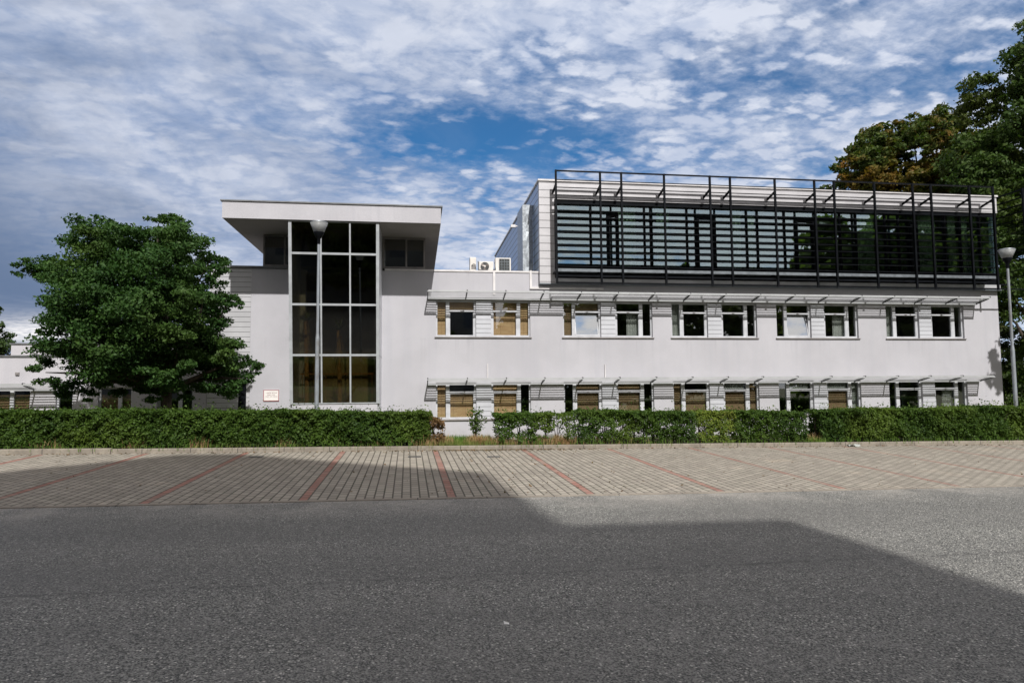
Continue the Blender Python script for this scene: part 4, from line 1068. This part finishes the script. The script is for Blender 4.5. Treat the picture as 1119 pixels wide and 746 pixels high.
# litter
r_ = MB(); x, y = .64, 4.97; z = gz(x, y) + .006
r_.add([(x - .018, y, z), (x + .018, y - .008, z), (x + .02, y + .012, z + .003), (x - .006, y + .015, z + .012), (x - .02, y + .02, z + .018)], [(0, 1, 2, 3), (0, 3, 4)])
o = r_.build('paper_scrap', M['paper']); tag(o, 'crumpled white paper scrap lying on the asphalt', 'litter'); o.modifiers.new('t', 'SOLIDIFY').thickness = .002
rx, ry = 11.0, Y_KERB + ang * 11.0 - .12; rz = gz(rx, ry) + .008
r_ = MB(); vv = []
for j in range(4):
    for i in range(8): vv.append((rx + i * .045, ry + j * .04 - .05, rz + .012 + .018 * random.random() + .03 * math.sin(i * .9 + j)))
r_.add(vv, [(j * 8 + i, j * 8 + i + 1, (j + 1) * 8 + i + 1, (j + 1) * 8 + i) for j in range(3) for i in range(7)])
o = r_.build('plastic_bag', M['netcurtain']); tag(o, 'flattened white plastic wrapper against the kerb', 'litter'); o.modifiers.new('t', 'SOLIDIFY').thickness = .003
for (x, y) in ((-.06, 14.95), (1.64, 14.82), (-3.4, 15.2)):
    d = MB(); z = gz(x, y) + .010
    d.box(x - .14, x + .14, y - .10, y + .10, z - .03, z)
    o = d.build('drain_cover', M['bracket']); tag(o, 'small dark iron cover set flush in the bay pavers', 'cover', 'iron covers in the parking bays')

# ------------------------------------------------------------------ out of view: across the road, behind the camera, off to the right
ab = empty('apartment_building', (-12, -9, 0)); tag(ab, 'grey apartment block across the road, seen only as shadow and reflection', 'building')
a = MB(); a.box(-46, 6.84, -20, -9, -1.5, 16.5); a.build('wall', M['backwall'], ab)
a = MB(); pf = [(-7.0, 16.5), (4.0, 16.5), (4.05, 21.3), (1.9, 22.7), (-0.6, 24.5), (-1.9, 24.5), (-4.2, 22.3), (-7.0, 19.6)]
a.add([(x, -13.5, z) for x, z in pf] + [(x, -9.5, z) for x, z in pf], [(i, (i + 1) % 8, (i + 1) % 8 + 8, i + 8) for i in range(8)] + [tuple(range(7, -1, -1)), tuple(range(8, 16))])
a.build('gable', M['backwall'], ab)
a = MB(); a.box(-46, -7.01, -15, -10, 16.503, 21); a.build('top_storey', M['backwall'], ab)
a = MB()
for fl_ in range(5):
    for x in np.arange(-44, 5, 3.2): a.box(x, x + 1.5, -9.04, -8.997, 1.2 + fl_ * 3.05, 2.6 + fl_ * 3.05)
a.build('windows', M['backglass'], ab)
cl = []
def addc(cx, cy, cz, rx, ry, rz, n, r0, r1, seed): cl.extend(blob_cl(cx, cy, cz, rx, ry, rz, n, r0, r1, seed))
addc(-5, -7, 6, 8, 1.0, 4, 40, 1.0, 1.6, 34); addc(26.9, 20.8, 7.6, 3.0, 1.6, 2.4, 34, .3, .6, 35)  # second crown: unseen tree beside the right corner, put in to shade the wall
p, nn = clump_points(cl, 620, 10); leaves_mesh('street_trees', M['leaf_far'], p, .14)
tag(bpy.data.objects['street_trees'], 'unseen street trees across the road, and one shading the right wall corner', 'trees', kind='stuff')
cl = []
for i, (x, y, h) in enumerate(((12, -27, 12), (19, -26, 12.5), (26, -28, 15.5), (33, -30, 17.5), (40, -27, 14), (48, -24, 15), (56, -20, 16), (64, -14, 17), (33, 2, 15), (38, 4, 17.5), (43, 5, 18.5), (47, 11, 18))):
    addc(x, y, h * .5, 4.2, 3.5, h * .48, 30, 1.5, 2.4, 50 + i)
p, nn = clump_points(cl, 90, 5); leaves_mesh('treeline', M['leaf_far'], p, .5)
tag(bpy.data.objects['treeline'], 'mass of dark trees across the road, seen reflected in the glass', 'trees', kind='stuff')
